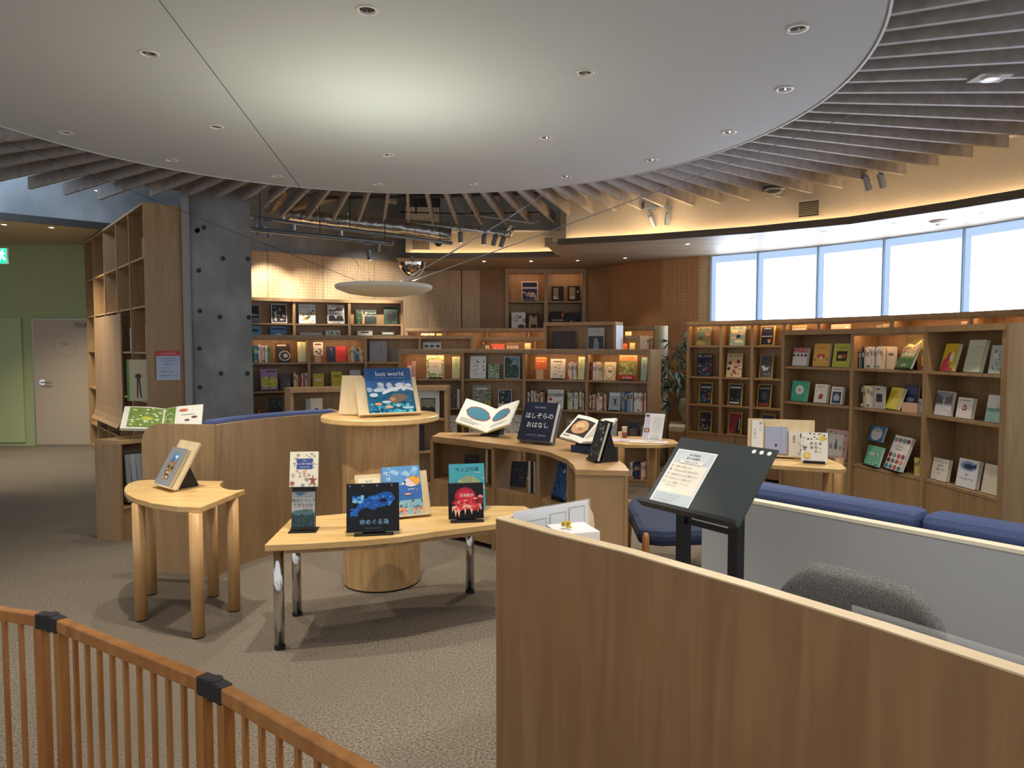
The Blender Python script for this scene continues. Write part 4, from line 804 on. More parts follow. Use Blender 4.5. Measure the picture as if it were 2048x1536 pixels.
# ================================================================ tall display bookcase at the left
tn, tf = Vector((-4.1, 7.98, 0)), Vector((-6.64, 11.11, 0))
ld = (tf - tn).normalized(); ln = Vector((.777, .63, 0)).normalized()
TP = [tn] + [hitline(x, 520, tn, ld) for x in (258, 232, 207, 185)] + [tf]
TB = unit('ceiling-high oak display bookcase along the corridor at left', TP, 3.205, [2.62, 2.07, 1.54, .98, .42, .08], depth=.42, dirs=ln, top=.03, post=.03)
# bay 0 runs nearest; cover-like end panel
def tbk(bay, r, u, h, w_, t, col, label, shapes=(), turn=0, name='book', cat='book', lean=0):
    a, b, nrm, uu, rw, dep = TB.bays[bay]; p = a + (b - a) * u + nrm * .10
    mb = MB(col).box(-t / 2, 0, 0, t / 2, w_, h)
    o = mb.build(name, PRINT); yaw = atan2(-nrm.x, nrm.y) + radians(turn)
    o.location = (p.x, p.y, rw[r] + .002 + abs(sin(radians(lean))) * t / 2); o.rotation_euler = (Matrix.Rotation(yaw, 3, 'Z') @ Matrix.Rotation(radians(lean), 3, 'Y')).to_euler()
    return tagit(o, label, cat)
tbk(0, 0, .66, .26, .06, .12, '#8a7764', 'brown wooden toy box in the top corner of the tall left bookcase', name='ornament', cat='ornament')
tbk(0, 0, .32, .40, .03, .2, '#9a8670', 'tall pale brown board in the top corner of the tall left bookcase', name='display_board', cat='board')
tbk(1, 0, .4, .30, .28, .02, '#a3a6a4', 'grey book leaning in top row, second bay of tall left bookcase', lean=18)
tbk(2, 0, .3, .28, .2, .03, '#5c8f8c', 'thin teal book in top row, third bay of tall left bookcase')
tbk(3, 0, .35, .30, .2, .05, '#7fb0ae', 'pale teal book in top row, fourth bay of tall left bookcase')
tbk(0, 1, .3, .38, .2, .05, '#d2b27c', 'tan book leaning in the second row of tall left bookcase', lean=14)
tbk(0, 1, .17, .10, .1, .08, '#4a3a30', 'small dark box in the second row of tall left bookcase', name='box', cat='box')
tbk(1, 1, .52, .2, .12, .1, '#c9c2b4', 'small white figure in the second row, second bay', name='ornament', cat='ornament')
tbk(1, 1, .25, .3, .04, .08, '#3a3230', 'dark slim figure in the second row, second bay', name='ornament', cat='ornament')
tbk(2, 1, .3, .24, .05, .2, '#a89432', 'yellow triangular ornament in the second row, third bay', name='ornament', cat='ornament')
for k, (u, h, t, c, n_) in enumerate([(.75, .30, .05, '#e6e2da', 'white'), (.66, .31, .06, '#dedad0', 'pale white'), (.58, .28, .05, '#2a2826', 'black'), (.50, .29, .05, '#d8d4cc', 'light grey'), (.28, .34, .2, '#e8e0cc', 'thick cream')]):
    tbk(1, 2, u, h, .2, t, c, '%s book on the third row of tall left bookcase, second bay' % n_)
for k, (u, h, t, c, n_) in enumerate([(.62, .32, .06, '#c8a890', 'pinkish tan'), (.52, .33, .05, '#e2dcd4', 'white'), (.43, .32, .05, '#b88a80', 'dusty pink'), (.33, .33, .06, '#e0d8cc', 'cream white'), (.22, .32, .06, '#a88c78', 'brown')]):
    tbk(0, 2, u, h, .2, t, c, '%s book on the third row of tall left bookcase, nearest bay' % n_)
for k, (b_, u, h, t, c, n_) in enumerate([(1, .5, .2, .06, '#e4e0d8', 'small white'), (1, .38, .26, .06, '#dcd8d0', 'slim pale'), (1, .25, .3, .05, '#c8c4ba', 'grey-white')]):
    tbk(b_, 3, u, h, .15, t, c, '%s book on the fourth row beside the green cover book' % n_)
for k, (b_, r_, u, h, t, c, n_) in enumerate([(4, 2, .4, .3, .3, '#cfcac0', 'white'), (4, 3, .4, .35, .3, '#c8c4be', 'pale grey'), (4, 4, .6, .35, .12, '#d2a82c', 'yellow leaning'), (0, 4, .5, .26, .16, '#c9c2b6', 'light'), (1, 4, .4, .22, .2, '#dcd8ce', 'white low'), (0, 4, .2, .3, .12, '#b8b2a8', 'grey'), (4, 5, .5, .26, .3, '#8a8478', 'dark row of grey')]):
    tbk(b_, r_, u, h, .18, t, c, '%s books block in a lower cell of tall left bookcase, %s' % (n_, ['nearest bay', 'second bay', 'third bay', 'fourth bay', 'far end'][b_]))
# cover-out green picture book at the cell's mouth
p = AY(265, 770, 8.25)
book('large picture book with green spine and thin black figures, left bookcase', Vector((AY(278, 806, 8.05).x, 8.05, .984)), radians(0), .26, .47, .03, '#c9bf9c', [('e', .5, .6, .14, .06, '#3a2c24'), ('p', [(.42, .08), (.48, .08), (.5, .5), (.58, .08), (.64, .08), (.56, .62), (.44, .62)], '#3a2c24'), ('r', 0, 0, .1, 1, '#4f9a3c')], 0)
# curved cover panel over two columns
fp0, fp1 = hitline(189, 640, tn, ld), hitline(242, 640, tn, ld)
u_ = (fp0 - fp1).normalized(); fo = -ln
mb = MB()
prof = [(0.01, 2.02), (0.01, .9), (.013, .78), (.025, .68), (.05, .60), (.085, .56)]
for (o1, z1), (o2, z2) in zip(prof, prof[1:]):
    a1, b1, a2, b2 = fp1 + fo * o1, fp0 + fo * o1, fp1 + fo * o2, fp0 + fo * o2
    mb.sh = False
    mb.poly([(a1.x, a1.y, z1), (b1.x, b1.y, z1), (b2.x, b2.y, z2), (a2.x, a2.y, z2)])
    a3, b3, a4, b4 = a1 - fo * .018, b1 - fo * .018, a2 - fo * .018, b2 - fo * .018
    mb.poly([(a3.x, a3.y, z1), (b3.x, b3.y, z1), (b4.x, b4.y, z2), (a4.x, a4.y, z2)])
    mb.poly([(a1.x, a1.y, z1), (a3.x, a3.y, z1), (a4.x, a4.y, z2), (a2.x, a2.y, z2)])
mb.build('curved_cover_panel', noise_mat('shaded_oak', '#94765a', '#a28468', (9, 9, .8), 2.2, 6, .45), TB.root, tuple(TB.root.location))
# notice on the end panel
ye = AY(336, 730, 8.06)
pa, pb = AY(316.5, 760, 8.02), AY(360, 760, 8.06); dd_ = pb - pa
T = MB('#c2cfe2').box(-.125, 0, 0, .125, .004, .335)
art(T, [('r', 0, .82, 1, 1, '#c2454a'), ('t', '⚠ おやくそく', .5, .875, .075, '#f4e4e4'), ('r', .03, .03, .97, .8, '#b4c4dc'), ('r', .04, .62, .96, .79, '#a3b8d6'), ('t', '森のとしょしつをたのしく', .5, .745, .034, '#34404e'), ('t', 'つかうためのやくそくです', .5, .695, .034, '#34404e'), ('t', 'みんなでまもりましょう', .5, .645, .034, '#34404e'),
        ('t', '3つのやくそく', .5, .54, .05, '#3a3848'), ('r', .25, .52, .78, .53, '#3a3848'), ('t', '① おしずかに', .12, .40, .05, '#33343e', 'l'), ('t', '② 飲食はできません', .12, .27, .05, '#33343e', 'l'), ('t', '③ 本は棚に返してください', .12, .14, .05, '#33343e', 'l')], .25, .335)
T = T.build('notice', PRINT); T.location = (pa.x * .5 + pb.x * .5 , 8.0, pa.z); 
nE = Vector((.34, .28, 0)).normalized(); yawE = atan2(nE.y, nE.x)
mid = tn + nE * .215
zn = AY(336, 760, mid.y).z
T.location = (mid.x + sin(yawE) * .022, mid.y - cos(yawE) * .022, zn); T.rotation_euler = (0, 0, yawE)
tagit(T, 'white paper notice with red heading taped on the tall bookcase end panel', 'notice')

# door in the green wall
dl, dr_ = AY(74, 890, 11.38), AY(183, 890, 11.38)
T = bpy.data.objects.new('door_1', None); COL.objects.link(T); T.location = (dl.x, 11.38, 0); T['kind'] = 'structure'
dw = dr_.x - dl.x
MB().box(0, 0, .03, dw, .035, 2.03).build('door_leaf', DOORM, T)
MB().box(-.02, .0, 0, 0, .04, 2.05).box(0, 0, 2.03, dw, .04, 2.05).box(0, -.003, 0, dw, .03, .03).build('door_frame', mat('door_metal', '#8c8a80', .35, .6), T)
h = MB(); h.lathe([(0, 0), (.05, 0), (.05, .012), (0, .012)], 20, Matrix.Translation((.13, 0, 1.03)) @ Matrix.Rotation(pi / 2, 4, 'X')); h.tube([(.13, -.012, 1.03), (.13, -.05, 1.03), (.30, -.05, 1.025)], .009); h.build('door_handle', CHROME, T)
em = MB('#98897a'); em.lathe([(.17, -.001), (.18, -.001)], 32, Matrix.Translation((.50, 0, 1.62)) @ Matrix.Rotation(-pi / 2, 4, 'X')); art(em, [('e', .45, .62, .12, .08, '#94866e'), ('e', .6, .6, .1, .1, '#94866e')], .3, .3, -.001, 1.46, .35); em.build('round_emblem', PRINT, T)
MB('#7f7466').box(dw - .20, -.03, 1.92, dw - .02, 0, 1.98).build('door_closer', PRINT, T)
# exit sign
es = AY(3, 512, 9.2)
T = thing('exit_sign', 'lit green running-man exit sign hanging at the left edge', 'exit sign', (es.x - .02, 9.2, es.z - .1))
MB().box(-.10, 0, 0, .09, .03, .20).build('housing', WHITE, T)
MB().box(-.095, -.003, .005, .085, 0, .195).build('face', GREENL, T)
f = MB(); art(f, [('r', -.02, .1, .35, .85, '#ffffff'), ('p', [(.42, .1), (.52, .1), (.62, .45), (.8, .2), (.95, .2), (.78, .5), (.72, .7), (.9, .6), (.92, .66), (.7, .85), (.5, .78), (.45, .6), (.5, .58), (.58, .68), (.55, .45)], '#ffffff'), ('e', .72, .9, .07, .06, '#ffffff')], .17, .18, -.004, .01); f.build('pictogram', WHITELEX if 'WHITELEX' in globals() else WHITEL, T)

# low display shelf at the left, next to the bench
la, lb = Vector((-3.215, 5.765, 0)), Vector((-3.47, 5.865, 0))
ldr = Vector((.40, .92, 0)).normalized(); 
q2 = la + Vector((.52, .62, 0)); q3 = lb + Vector((.50, .72, 0))
T = thing('display_shelf', 'low oak display shelf end between the round-legged table and tall bookcase', 'shelf', (-3.2, 6.1, 0)); og = (-3.2, 6.1, 0)
MB().prism([la, lb, lb + ldr * .03, la + ldr * .03], 0, .80).build('end_panel', WOOD, T, og)
MB().prism([lb, lb + Vector((.02, -.01, 0)), q3 + Vector((.02, -.01, 0)), q3], 0, .80).build('back_panel', WOOD, T, og)
MB().prism([la, lb, q3, q2], .80, .832).build('top_board', WOODH, T, og)
MB().prism([la + ldr * .03, lb + ldr * .03, q3, q2], .26, .28).build('shelf', WOODH, T, og)
MB().prism([la + ldr * .035 + (lb - la) * .05, la + ldr * .035 + (lb - la) * .12, q2 + (q3 - q2) * .12, q2 + (q3 - q2) * .05], 0, .26).build('kick_board', WOOD, T, og)
ux = (q2 - la).normalized(); yv = atan2(ux.y, ux.x)
for i in range(6):
    p = la + ux * (.07 + .047 * i) + Vector((-.02, .03, 0)); o = MB(['#8f989a', '#a3abad', '#98a1a3'][i % 3]).box(0, 0, 0, .038, .13, .40).build('book', PRINT); o.location = (p.x, p.y, .284 + .02); o.rotation_euler = (Matrix.Rotation(yv, 3, 'Z') @ Matrix.Rotation(radians(-3 - i), 3, 'Y')).to_euler()
    tagit(o, 'grey hardback spine, %s from left in the low display shelf' % ORD[i], 'book', 'grey hardbacks in the low display shelf')
p = la + ux * .48
book('pale grey hardback leaning cover-out in the low display shelf', (p.x - .02, p.y + .03, .285), yv + radians(-12), .20, .42, .02, '#a9b0b2', [('e', .6, .5, .06, .03, '#5c6468')], 4)

def openbook(label, loc, yaw, w, h, tilt, half, left=(), right=(), cover='#c8cf9a', th=.018, pg='#e9e7df', n=7, sag=.10):
    """open book: two curved page blocks meeting at the gutter; tilt leans the spread back; half = half opening angle"""
    T = thing('open_book', label, 'open book', loc); T.rotation_euler = (Matrix.Rotation(yaw, 3, 'Z') @ Matrix.Rotation(-radians(tilt), 3, 'X')).to_euler()
    a = radians(half)
    for sgn, sh, nm in ((-1, left, 'left_pages'), (1, right, 'right_pages')):
        pr = []
        for i in range(n + 1):
            t = i / n; x = w * t; d = -th * 1.0 * sin(min(1, t * 2.2) * pi * .5) * (1 - .25 * t) - 0
            X = x * cos(a) ; Y = -x * sin(a) + d * cos(a); pr.append((sgn * X, Y))
        bk_ = [(sgn * (w * 1.01 * i / n) * cos(a), -(w * 1.01 * i / n) * sin(a) + .004) for i in range(n + 1)]
        mb = MB(pg); 
        for i in range(n):
            A, B = pr[i], pr[i + 1]; C, D = bk_[i + 1], bk_[i]
            mb.poly([(A[0], A[1], 0), (B[0], B[1], 0), (B[0], B[1], h), (A[0], A[1], h)])
            mb.poly([(A[0], A[1], 0), (D[0], D[1], 0), (C[0], C[1], 0), (B[0], B[1], 0)]); mb.poly([(A[0], A[1], h), (B[0], B[1], h), (C[0], C[1], h), (D[0], D[1], h)])
        mb.poly([(pr[-1][0], pr[-1][1], 0), (bk_[-1][0], bk_[-1][1], 0), (bk_[-1][0], bk_[-1][1], h), (pr[-1][0], pr[-1][1], h)])
        def on(u, v, L):
            t = u if sgn > 0 else 1 - u; f_ = min(max(t, 0), 1) * n; i = min(int(f_), n - 1); r = f_ - i
            x = pr[i][0] + (pr[i + 1][0] - pr[i][0]) * r; y = pr[i][1] + (pr[i + 1][1] - pr[i][1]) * r
            return (x, y - .0012 - .0005 * L, v * h)
        L = 0
        for s in sh:
            L += 1; mb.tint(s[-1] if s[0] != 'n' else '#ffffff')
            if s[0] == 'r':
                k = 5
                for i in range(k):
                    u0 = s[1] + (s[3] - s[1]) * i / k; u1 = s[1] + (s[3] - s[1]) * (i + 1) / k
                    mb.poly([on(u0, s[2], L), on(u1, s[2], L), on(u1, s[4], L), on(u0, s[4], L)])
            elif s[0] == 'e':
                m = 18
                for i in range(-4, 4):
                    ua, ub = i / 4, (i + 1) / 4; va, vb = sqrt(max(0, 1 - ua * ua)), sqrt(max(0, 1 - ub * ub))
                    mb.poly([on(s[1] + s[3] * ua, s[2] - s[4] * va, L), on(s[1] + s[3] * ub, s[2] - s[4] * vb, L), on(s[1] + s[3] * ub, s[2] + s[4] * vb, L), on(s[1] + s[3] * ua, s[2] + s[4] * va, L)])
            elif s[0] == 'n':
                rr = random.Random(s[8])
                for i in range(s[1]):
                    u = rr.uniform(s[2], s[4]); v = rr.uniform(s[3], s[5]); z = s[6] * rr.uniform(.5, 1.1); mb.tint(rr.choice(s[7])); ph = rr.uniform(0, 6)
                    mb.poly([on(u + z * (.5 + .5 * rr.random()) * cos(ph + j), v + z * .8 * (.5 + .5 * rr.random()) * sin(ph + j), L + rr.random()) for j in (0, 1, 2, 3.1, 4.2, 5.2)])
        mb.build(nm, PAPER, T)
        c = MB(cover); 
        for i in range(n):
            D, C = bk_[i], bk_[i + 1]
            c.prism([(D[0], D[1]), (C[0], C[1]), (C[0], C[1] + .004), (D[0], D[1] + .004)], -.004, h + .004)
        c.build('cover', PRINT, T)
    return T
# open flower book on its stand (left)
ob = AZ(345, 846, .99)
T = stand('black stand under the open flower picture book', (-2.96, 5.98, .834), radians(22), .22, .16, 55, .06)
openbook('open flower picture book with green spread, beside the bench end', (-2.95, 5.95, .895), radians(20), .31, .32, 60, 5,
  [('r', .14, .06, .98, .96, '#6f8a3c'), ('n', 60, .16, .1, .96, .92, .05, ['#d8dcc0', '#4f6a2c', '#e8e8d8', '#8aa84c'], 3), ('e', .6, .45, .16, .08, '#b8c04c')],
  [('r', .02, .02, .30, .98, '#6f8a3c'), ('n', 24, .03, .1, .28, .9, .05, ['#d8dcc0', '#4f6a2c'], 5), ('e', .5, .78, .12, .07, '#c8705c'), ('e', .62, .3, .07, .04, '#5a3a5c'), ('e', .8, .42, .08, .05, '#7a3a4c'), ('r', .45, .55, .8, .57, '#9a9a98')])

# ================================================================ curved bench
O = (-2.1, 5.3, 0)
T = thing('curved_bench', 'curved oak bench back with navy cushions, behind both left tables', 'bench', O)
MB().ring(1.29, 1.325, 118, 169, 0, 1.055, 24).build('back_panel', WOOD, T, O)
for aa in (169, 118.6):
    s = MB(); d0 = pol(1, aa) - Vector((CX, CY, 0)); tg = Vector((-d0.y, d0.x, 0))
    rad = .14; pr = [(1.29, 0), (1.29, 1.06), (1.86 - rad, 1.06)] + [(1.86 - rad + rad * sin(t), 1.06 - rad + rad * cos(t)) for t in [radians(15 * k) for k in range(1, 7)]] + [(1.86, 0)]
    A = [Vector((CX, CY, 0)) + d0 * r for r, z in pr]; b = len(s.v); n_ = len(pr)
    for side in (0, 1):
        for (r, z), q in zip(pr, A): s.v.append((q.x + tg.x * .03 * side * (1 if aa < 150 else -1) * -1, q.y + tg.y * .03 * side * (1 if aa < 150 else -1) * -1, z))
    s.face(range(n_)); s.face(range(2 * n_ - 1, n_ - 1, -1))
    for i in range(n_): j = (i + 1) % n_; s.face((i, n_ + i, n_ + j, j))
    s.build('end_panel', WOOD, T, O)
MB().ring(1.33, 1.82, 120, 167.5, 0, .38, 20).build('seat_base', WOOD, T, O)
MB().ring(1.34, 1.85, 120, 167.5, .382, .46, 20).build('seat_cushion', NAVY, T, O, bevel=.02)
MB().ring(1.33, 1.43, 120, 167.5, .462, 1.085, 20).build('back_cushion', NAVY, T, O, bevel=.025)

# ================================================================ pedestal table
PC = (-.89, 4.79)
T = thing('pedestal_table', 'tall round oak pedestal table in the middle of the display', 'table', (PC[0], PC[1], 0))
MB().cyl(0, 0, 0, .012, .25, 48).build('foot_ring', BLACK, T)
m_ = MB(); m_.lathe([(0, .012), (.258, .012), (.258, 1.105), (0, 1.105)], 64); m_.build('pedestal', noise_mat('birch_veneer', '#ab8759', '#c2a071', (5, 5, .7), 2.6, 5, .38, dist=1.6), T)
MB().lathe([(0, 1.105), (.388, 1.105), (.392, 1.11), (.392, 1.137), (.388, 1.142), (0, 1.142)], 64).build('tabletop', [WOODT], T)

# ================================================================ front display table with chrome legs
zt = .58
fe = [(529, 1090), (590, 1088), (650, 1084.5), (725, 1080), (800, 1073), (868, 1063), (939, 1054), (991, 1047.7), (1085, 1032)]
be = [(1050, 1012), (978, 1011), (866, 1013), (760, 1020), (700, 1026), (583, 1036)]
poly = [AZ(x, y, zt).xy for x, y in fe + be]
O = (-.65, 3.95, 0)
T = thing('display_table', 'low table with bowed front edge, chrome legs and four ocean books', 'table', O)
MB().prism(poly, zt - .034, zt).build('tabletop', [WOODT], T, O, bevel=.003)
inn = MB(); c_ = Vector((-.65, 3.98)); inn.prism([c_ + (p - c_) * .86 for p in poly], zt - .06, zt - .034); inn.build('apron', WOOD, T, O)
for (x, y) in ((560, 1297), (594.5, 1230), (940, 1185), (1048, 1235)):
    p = AZ(x, y, 0)
    m_ = MB().cyl(p.x, p.y, .02, zt - .034, .027, 28); l_ = m_.build('leg', CHROME, T, O, smooth=False)
    for pp in l_.data.polygons: pp.use_smooth = abs(pp.normal.z) < .5
    f_ = MB().cyl(p.x, p.y, 0, .02, .029, 24).build('foot_cap', BLACK, l_); 
    f_.location = (-O[0], -O[1], 0)

# ================================================================ round-legged table at left
def round_leg_table(label, top_px, zt, leg_xy, O, grp=None):
    T = thing('round_leg_table', label, 'table', O, 0, grp)
    MB().prism([AZ(x, y, zt).xy if not isinstance(x, float) or x > 20 else (x, y) for x, y in top_px], zt - .032, zt).build('tabletop', [WOODT], T, O, bevel=.003)
    for p in leg_xy:
        l_ = MB().cyl(p[0], p[1], .008, zt - .032, .035, 32).build('leg', LEGW, T, O)
        for pp in l_.data.polygons: pp.use_smooth = abs(pp.normal.z) < .5
        f_ = MB().cyl(p[0], p[1], 0, .008, .033, 24).build('glide', BLACK, l_); f_.location = (-O[0], -O[1], 0)
    return T
round_leg_table('small high table with five round beech legs and notched corner', [(248, 980), (250, 973), (258, 966), (275, 961), (301, 959.3), (369, 961), (446.8, 962), (441, 966), (440, 971), (447, 976), (458, 979), (472, 980), (490, 978.5), (445, 997), (401, 1014.6), (355.4, 1013), (304.6, 1006), (271, 996.7), (253, 987.5)], .725,
    [AZ(x, y, 0).xy for x, y in ((283, 1240), (397, 1274), (303, 1188), (427, 1192), (469, 1221))], (-1.98, 4.15, 0))

# leaflet table (mid right) and right table
round_leg_table('oak table holding leaflets and a small jar, behind the navy chair', [(1188, 882), (1250, 889), (1319, 889.7), (1359, 886), (1346, 879), (1290, 873), (1190, 872)], .72, [AZ(x, y, 0).xy for x, y in ((1242, 990),)] + [(1.35, 6.75), (.85, 6.9)], (1.1, 6.6, 0))
round_leg_table('oak table at right holding the tilted wooden board of books', [(1478, 916), (1547, 930), (1683, 938.7), (1693, 936.8), (1683, 928), (1653, 916), (1600, 905), (1500, 898)], .72, [AZ(x, y, .1).xy for x, y in ((1652, 1075), (1675, 1058))] + [(1.98, 5.6)], (2.15, 5.6, 0))

# ================================================================ low curved shelf
z = .85
inn = [(863.5, 872.6), (922, 878.5), (985, 886.7), (1051, 895), (1098, 904), (1133, 918), (1147, 930), (1151, 939)]
out = [(880, 865), (962, 865.5), (1040, 868), (1120, 877), (1190, 896), (1229, 914.5), (1250, 929.5), (1259, 942)]
I_ = [Vector((*AZ(x, y, z).xy, 0)) for x, y in inn]; U_ = [Vector((*AZ(x, y, z).xy, 0)) for x, y in out]
O = (.35, 5.2, 0)
T = thing('curved_shelf', 'low curved oak shelf topped with open books and navy book', 'shelf', O)
MB().band(I_, U_, z - .032, z).build('top_board', WOODH, T, O)
def lerp(P, Q, f): return [p + (q - p) * f for p, q in zip(P, Q)]
i1 = lerp(I_, U_, .04)
MB().band(i1[:7], lerp(I_, U_, .10)[:7], .04, .47).build('door_panel', WOOD, T, O)
si_, so_ = lerp(I_, U_, .06), lerp(I_, U_, .96)
si_[7] = si_[7] + (si_[6] - si_[7]) * .5; so_[7] = so_[7] + (so_[6] - so_[7]) * .5
MB().band(si_, so_, .47, .49).build('shelf', WOODH, T, O)
MB().band([I_[0], I_[1], I_[2]], [p + (I_[i] - p) * .96 for i, p in enumerate([I_[0], I_[1], I_[2]])] and lerp(I_, U_, .05)[:3], z - .05, z - .032).build('rail', WOOD, T, O)
MB().band(lerp(I_, U_, .92)[:3], lerp(I_, U_, .97)[:3], .04, z - .032).build('back_panel', WOOD, T, O)
MB().band(lerp(I_, U_, .92)[4:], lerp(I_, U_, .97)[4:], .04, z - .032).build('back_panel', WOOD, T, O)
def post_at(i, f0=.02, f1=.97, w_=.028, z0=0, z1=z - .032):
    a = I_[i] + (U_[i] - I_[i]) * f0; b = I_[i] + (U_[i] - I_[i]) * f1; t = (b - a).normalized(); n = Vector((-t.y, t.x, 0)) * w_ / 2
    MB().prism([a - n, a + n, b + n, b - n], z0, z1).build('divider', WOOD, T, O)
for i in (0, 2): post_at(i)
pm = (I_[3] + I_[4]) * .5; qm = (U_[3] + U_[4]) * .5
t = (qm - pm).normalized(); n = Vector((-t.y, t.x, 0)) * .014
MB().prism([pm - n + t * .01, pm + n + t * .01, qm + n - t * .02, qm - n - t * .02], 0, z - .032).build('divider', WOOD, T, O)
post_at(5)
a, b = I_[7], U_[7]
MB().prism([a + Vector((.002, .01, 0)), b + Vector((-.004, .01, 0)), b + Vector((-.004, .04, 0)), a + Vector((.002, .04, 0))], 0, z - .032).build('end_panel', WOOD, T, O)

# ================================================================ hanging reflector disc with wires
HC = Vector((-.842, 4.70, 1.985))
T = thing('hanging_reflector', 'thin pale round reflector dish hanging on wires over the pedestal table', 'hanging lamp', tuple(HC))
MB().lathe([(0, -.052), (.13, -.050), (.24, -.034), (.308, -.008), (.316, 0), (.316, .014), (.308, .02), (.1, .024), (0, .024)], 96).build('dish', mat('dish_paint', '#c9c5b8', .6), T, smooth=True)
MB().lathe([(0, .024), (.05, .024), (.05, .034), (0, .034)], 24).build('light_plate', mat('uplight', '#ffffff', .5, emit='#fff6d8', es=3), T)
hk = [(AZ(1090, 388, 3.25), .12), (AZ(1713, 226, 3.27), .12), (AZ(318, 0, 3.2), .12), (AZ(-120, 230, 3.25), .12)]
for i, (p, rr_) in enumerate(hk):
    wm_ = bpy.data.materials.get('wire_grey') or mat('wire_grey', '#8c9094', .5, .3); wd_ = bpy.data.materials.get('wire_dark') or mat('wire_dark', '#2c2c2e', .6, .3)
    d = (p - HC); d.z = 0; d.normalize(); s = HC + d * .12 + Vector((0, 0, .026))
    m_ = MB(); thick = .0035 if i < 2 else .0016
    pts = [s + (p - s) * t + Vector((0, 0, -.02 * sin(pi * t) if i < 2 else 0)) for t in [k / 12 for k in range(13)]]
    m_.tube(pts, thick, 6)
    if i == 0: m_.tube([q + Vector((0, 0, .004 + .006 * sin(k * 2.3))) for k, q in enumerate(pts)], .0022, 5)
    m_.build('wire', wm_ if i < 2 else wd_, T, tuple(HC))
    if i < 2:
        h = MB(); h.tube([p + Vector((.012 * cos(a), 0, .03 + .018 * sin(a))) for a in [k * .5 - 1.5 for k in range(12)]], .003, 6); h.build('hook', CHROME, T, tuple(HC))
lamp('reflector_uplight', 'AREA', (0, 0, .05), 6, (1, .97, .74), (pi, 0, 0), .42, T)

# convex mirror under the soffit corner
mp = AY(825, 527, 9.85)
T = thing('convex_mirror', 'half-dome convex mirror with white rim under the soffit corner', 'mirror', (mp.x, 9.72, 2.745))
m_ = MB(); R_ = .172
for i in range(12):
    for j in range(8):
        def q(i, j):
            a = pi * i / 12; b_ = (pi / 2) * j / 8
            return (R_ * cos(a) * cos(b_) if 1 else 0, -R_ * .8 * sin(b_), -R_ * sin(a) * cos(b_) * 1.15)
        m_.poly([q(i, j), q(i + 1, j), q(i + 1, j + 1), q(i, j + 1)])
m_.build('mirror_dome', mat('mirror', '#cfc8c0', .03, 1), T, smooth=True)
MB().tube([(R_ * cos(pi * i / 20) * 1.06, 0, -R_ * 1.22 * sin(pi * i / 20)) for i in range(21)], .009, 8).build('rim', WHITE, T)
MB().box(-.2, -.01, 0, .2, .16, .01).box(-.02, .10, .01, .02, .14, .097).build('mount', WOOD, T)

# ================================================================ reception counter
PT = [AZ(x, y, 1.05) for x, y in ((992, 1036), (1100, 1066), (1250, 1103.5), (1500, 1176), (1750, 1253), (2048, 1350), (2500, 1525))]
PT = [Vector((p.x, p.y, 0)) for p in PT]; PO = offs(PT, .040)
O = (.3, 1.9, 0)
T = thing('reception_counter', 'large oak reception counter front with pale plywood top edge', 'counter', O)
MB().band(PT, PO, 0, 1.046).build('front_panel', noise_mat('counter_oak', '#8a6644', '#9e7a52', (8, 8, .7), 2.0, 6, .42, dist=1.0, c3='#926e49', n3=1.0), T, O)
MB().band(PT, PO, 1.046, 1.05).build('top_edge', WOODE, T, O)
ra, rb = Vector((*AZ(1000, 1036, 1.05).xy, 0)), Vector((*AZ(1168, 1007, 1.05).xy, 0)); rd = (rb - ra).normalized(); rn = Vector((-rd.y, rd.x, 0))
s = MB(); L_ = (rb - ra).length + .02; prf = [(0, 0), (L_ + .03, 0), (L_ + .03, .97)] + [(L_ + .03 - .05 * (1 - cos(radians(t))), .97 + .078 * sin(radians(t))) for t in (30, 60, 90)] + [(0, 1.048)]
for sd in (0, .024):
    for x_, z_ in prf: q = ra + rd * x_ + rn * sd; s.v.append((q.x, q.y, z_))
k = len(prf); s.face(range(k)); s.face(range(2 * k - 1, k - 1, -1))
for i in range(k): j = (i + 1) % k; s.face((i, k + i, k + j, j))
s.build('return_panel', WOODE, T, O)
dk_ = offs(PT, .042); dk2 = offs(PT, .42)
MB().band(dk_[1:], [Vector((*((ra + rd * .36).xy), 0))] + dk2[2:], .70, .73).build('desk_surface', WOODT, T, O)
# floor plan sheet in clear holder on the return panel
T = thing('sign_holder', 'clear holder with white sheet of three framed boxes behind the counter corner', 'sign', (ra.x, ra.y, .8)); og = (ra.x, ra.y, .8)
yv = atan2(rd.y, rd.x)
m_ = MB('#eceef1').box(.05, -.006, 0, .375, -.003, .262); art(m_, [('r', .16, .1, .42, .86, '#7d8086'), ('r', .17, .11, .41, .85, '#e6e8ec'), ('r', .46, .1, .68, .9, '#7d8086'), ('r', .47, .11, .67, .89, '#e6e8ec'), ('r', .72, .1, .94, .94, '#7d8086'), ('r', .73, .11, .93, .93, '#e6e8ec')] + [('r', .5 + .03 * i, .3, .515 + .03 * i, .55, '#b8bcc4') for i in range(4)] + [('r', .76 + .03 * i, .3, .775 + .03 * i, .6, '#bcc0c8') for i in range(5)], .325, .262, -.0065, 0, .05)
o = m_.build('sheet', PRINT, T); o.rotation_euler = (0, 0, yv)
o = MB().box(.045, -.012, -.005, .38, -.009, .268).build('clear_cover', ACRYL, T); o.rotation_euler = (0, 0, yv)
bx = AY(1147, 1068, 2.12)
T = MB('#eeeef0').box(-.065, -.06, 0, .065, .07, .29).build('white_box', PRINT); T.location = (bx.x + .01, 2.24, .731); T.rotation_euler = (0, 0, radians(18)); tagit(T, 'plain white box standing on the desk behind the counter', 'box')
fl = MB('#d9b42c'); rr = random.Random(3)
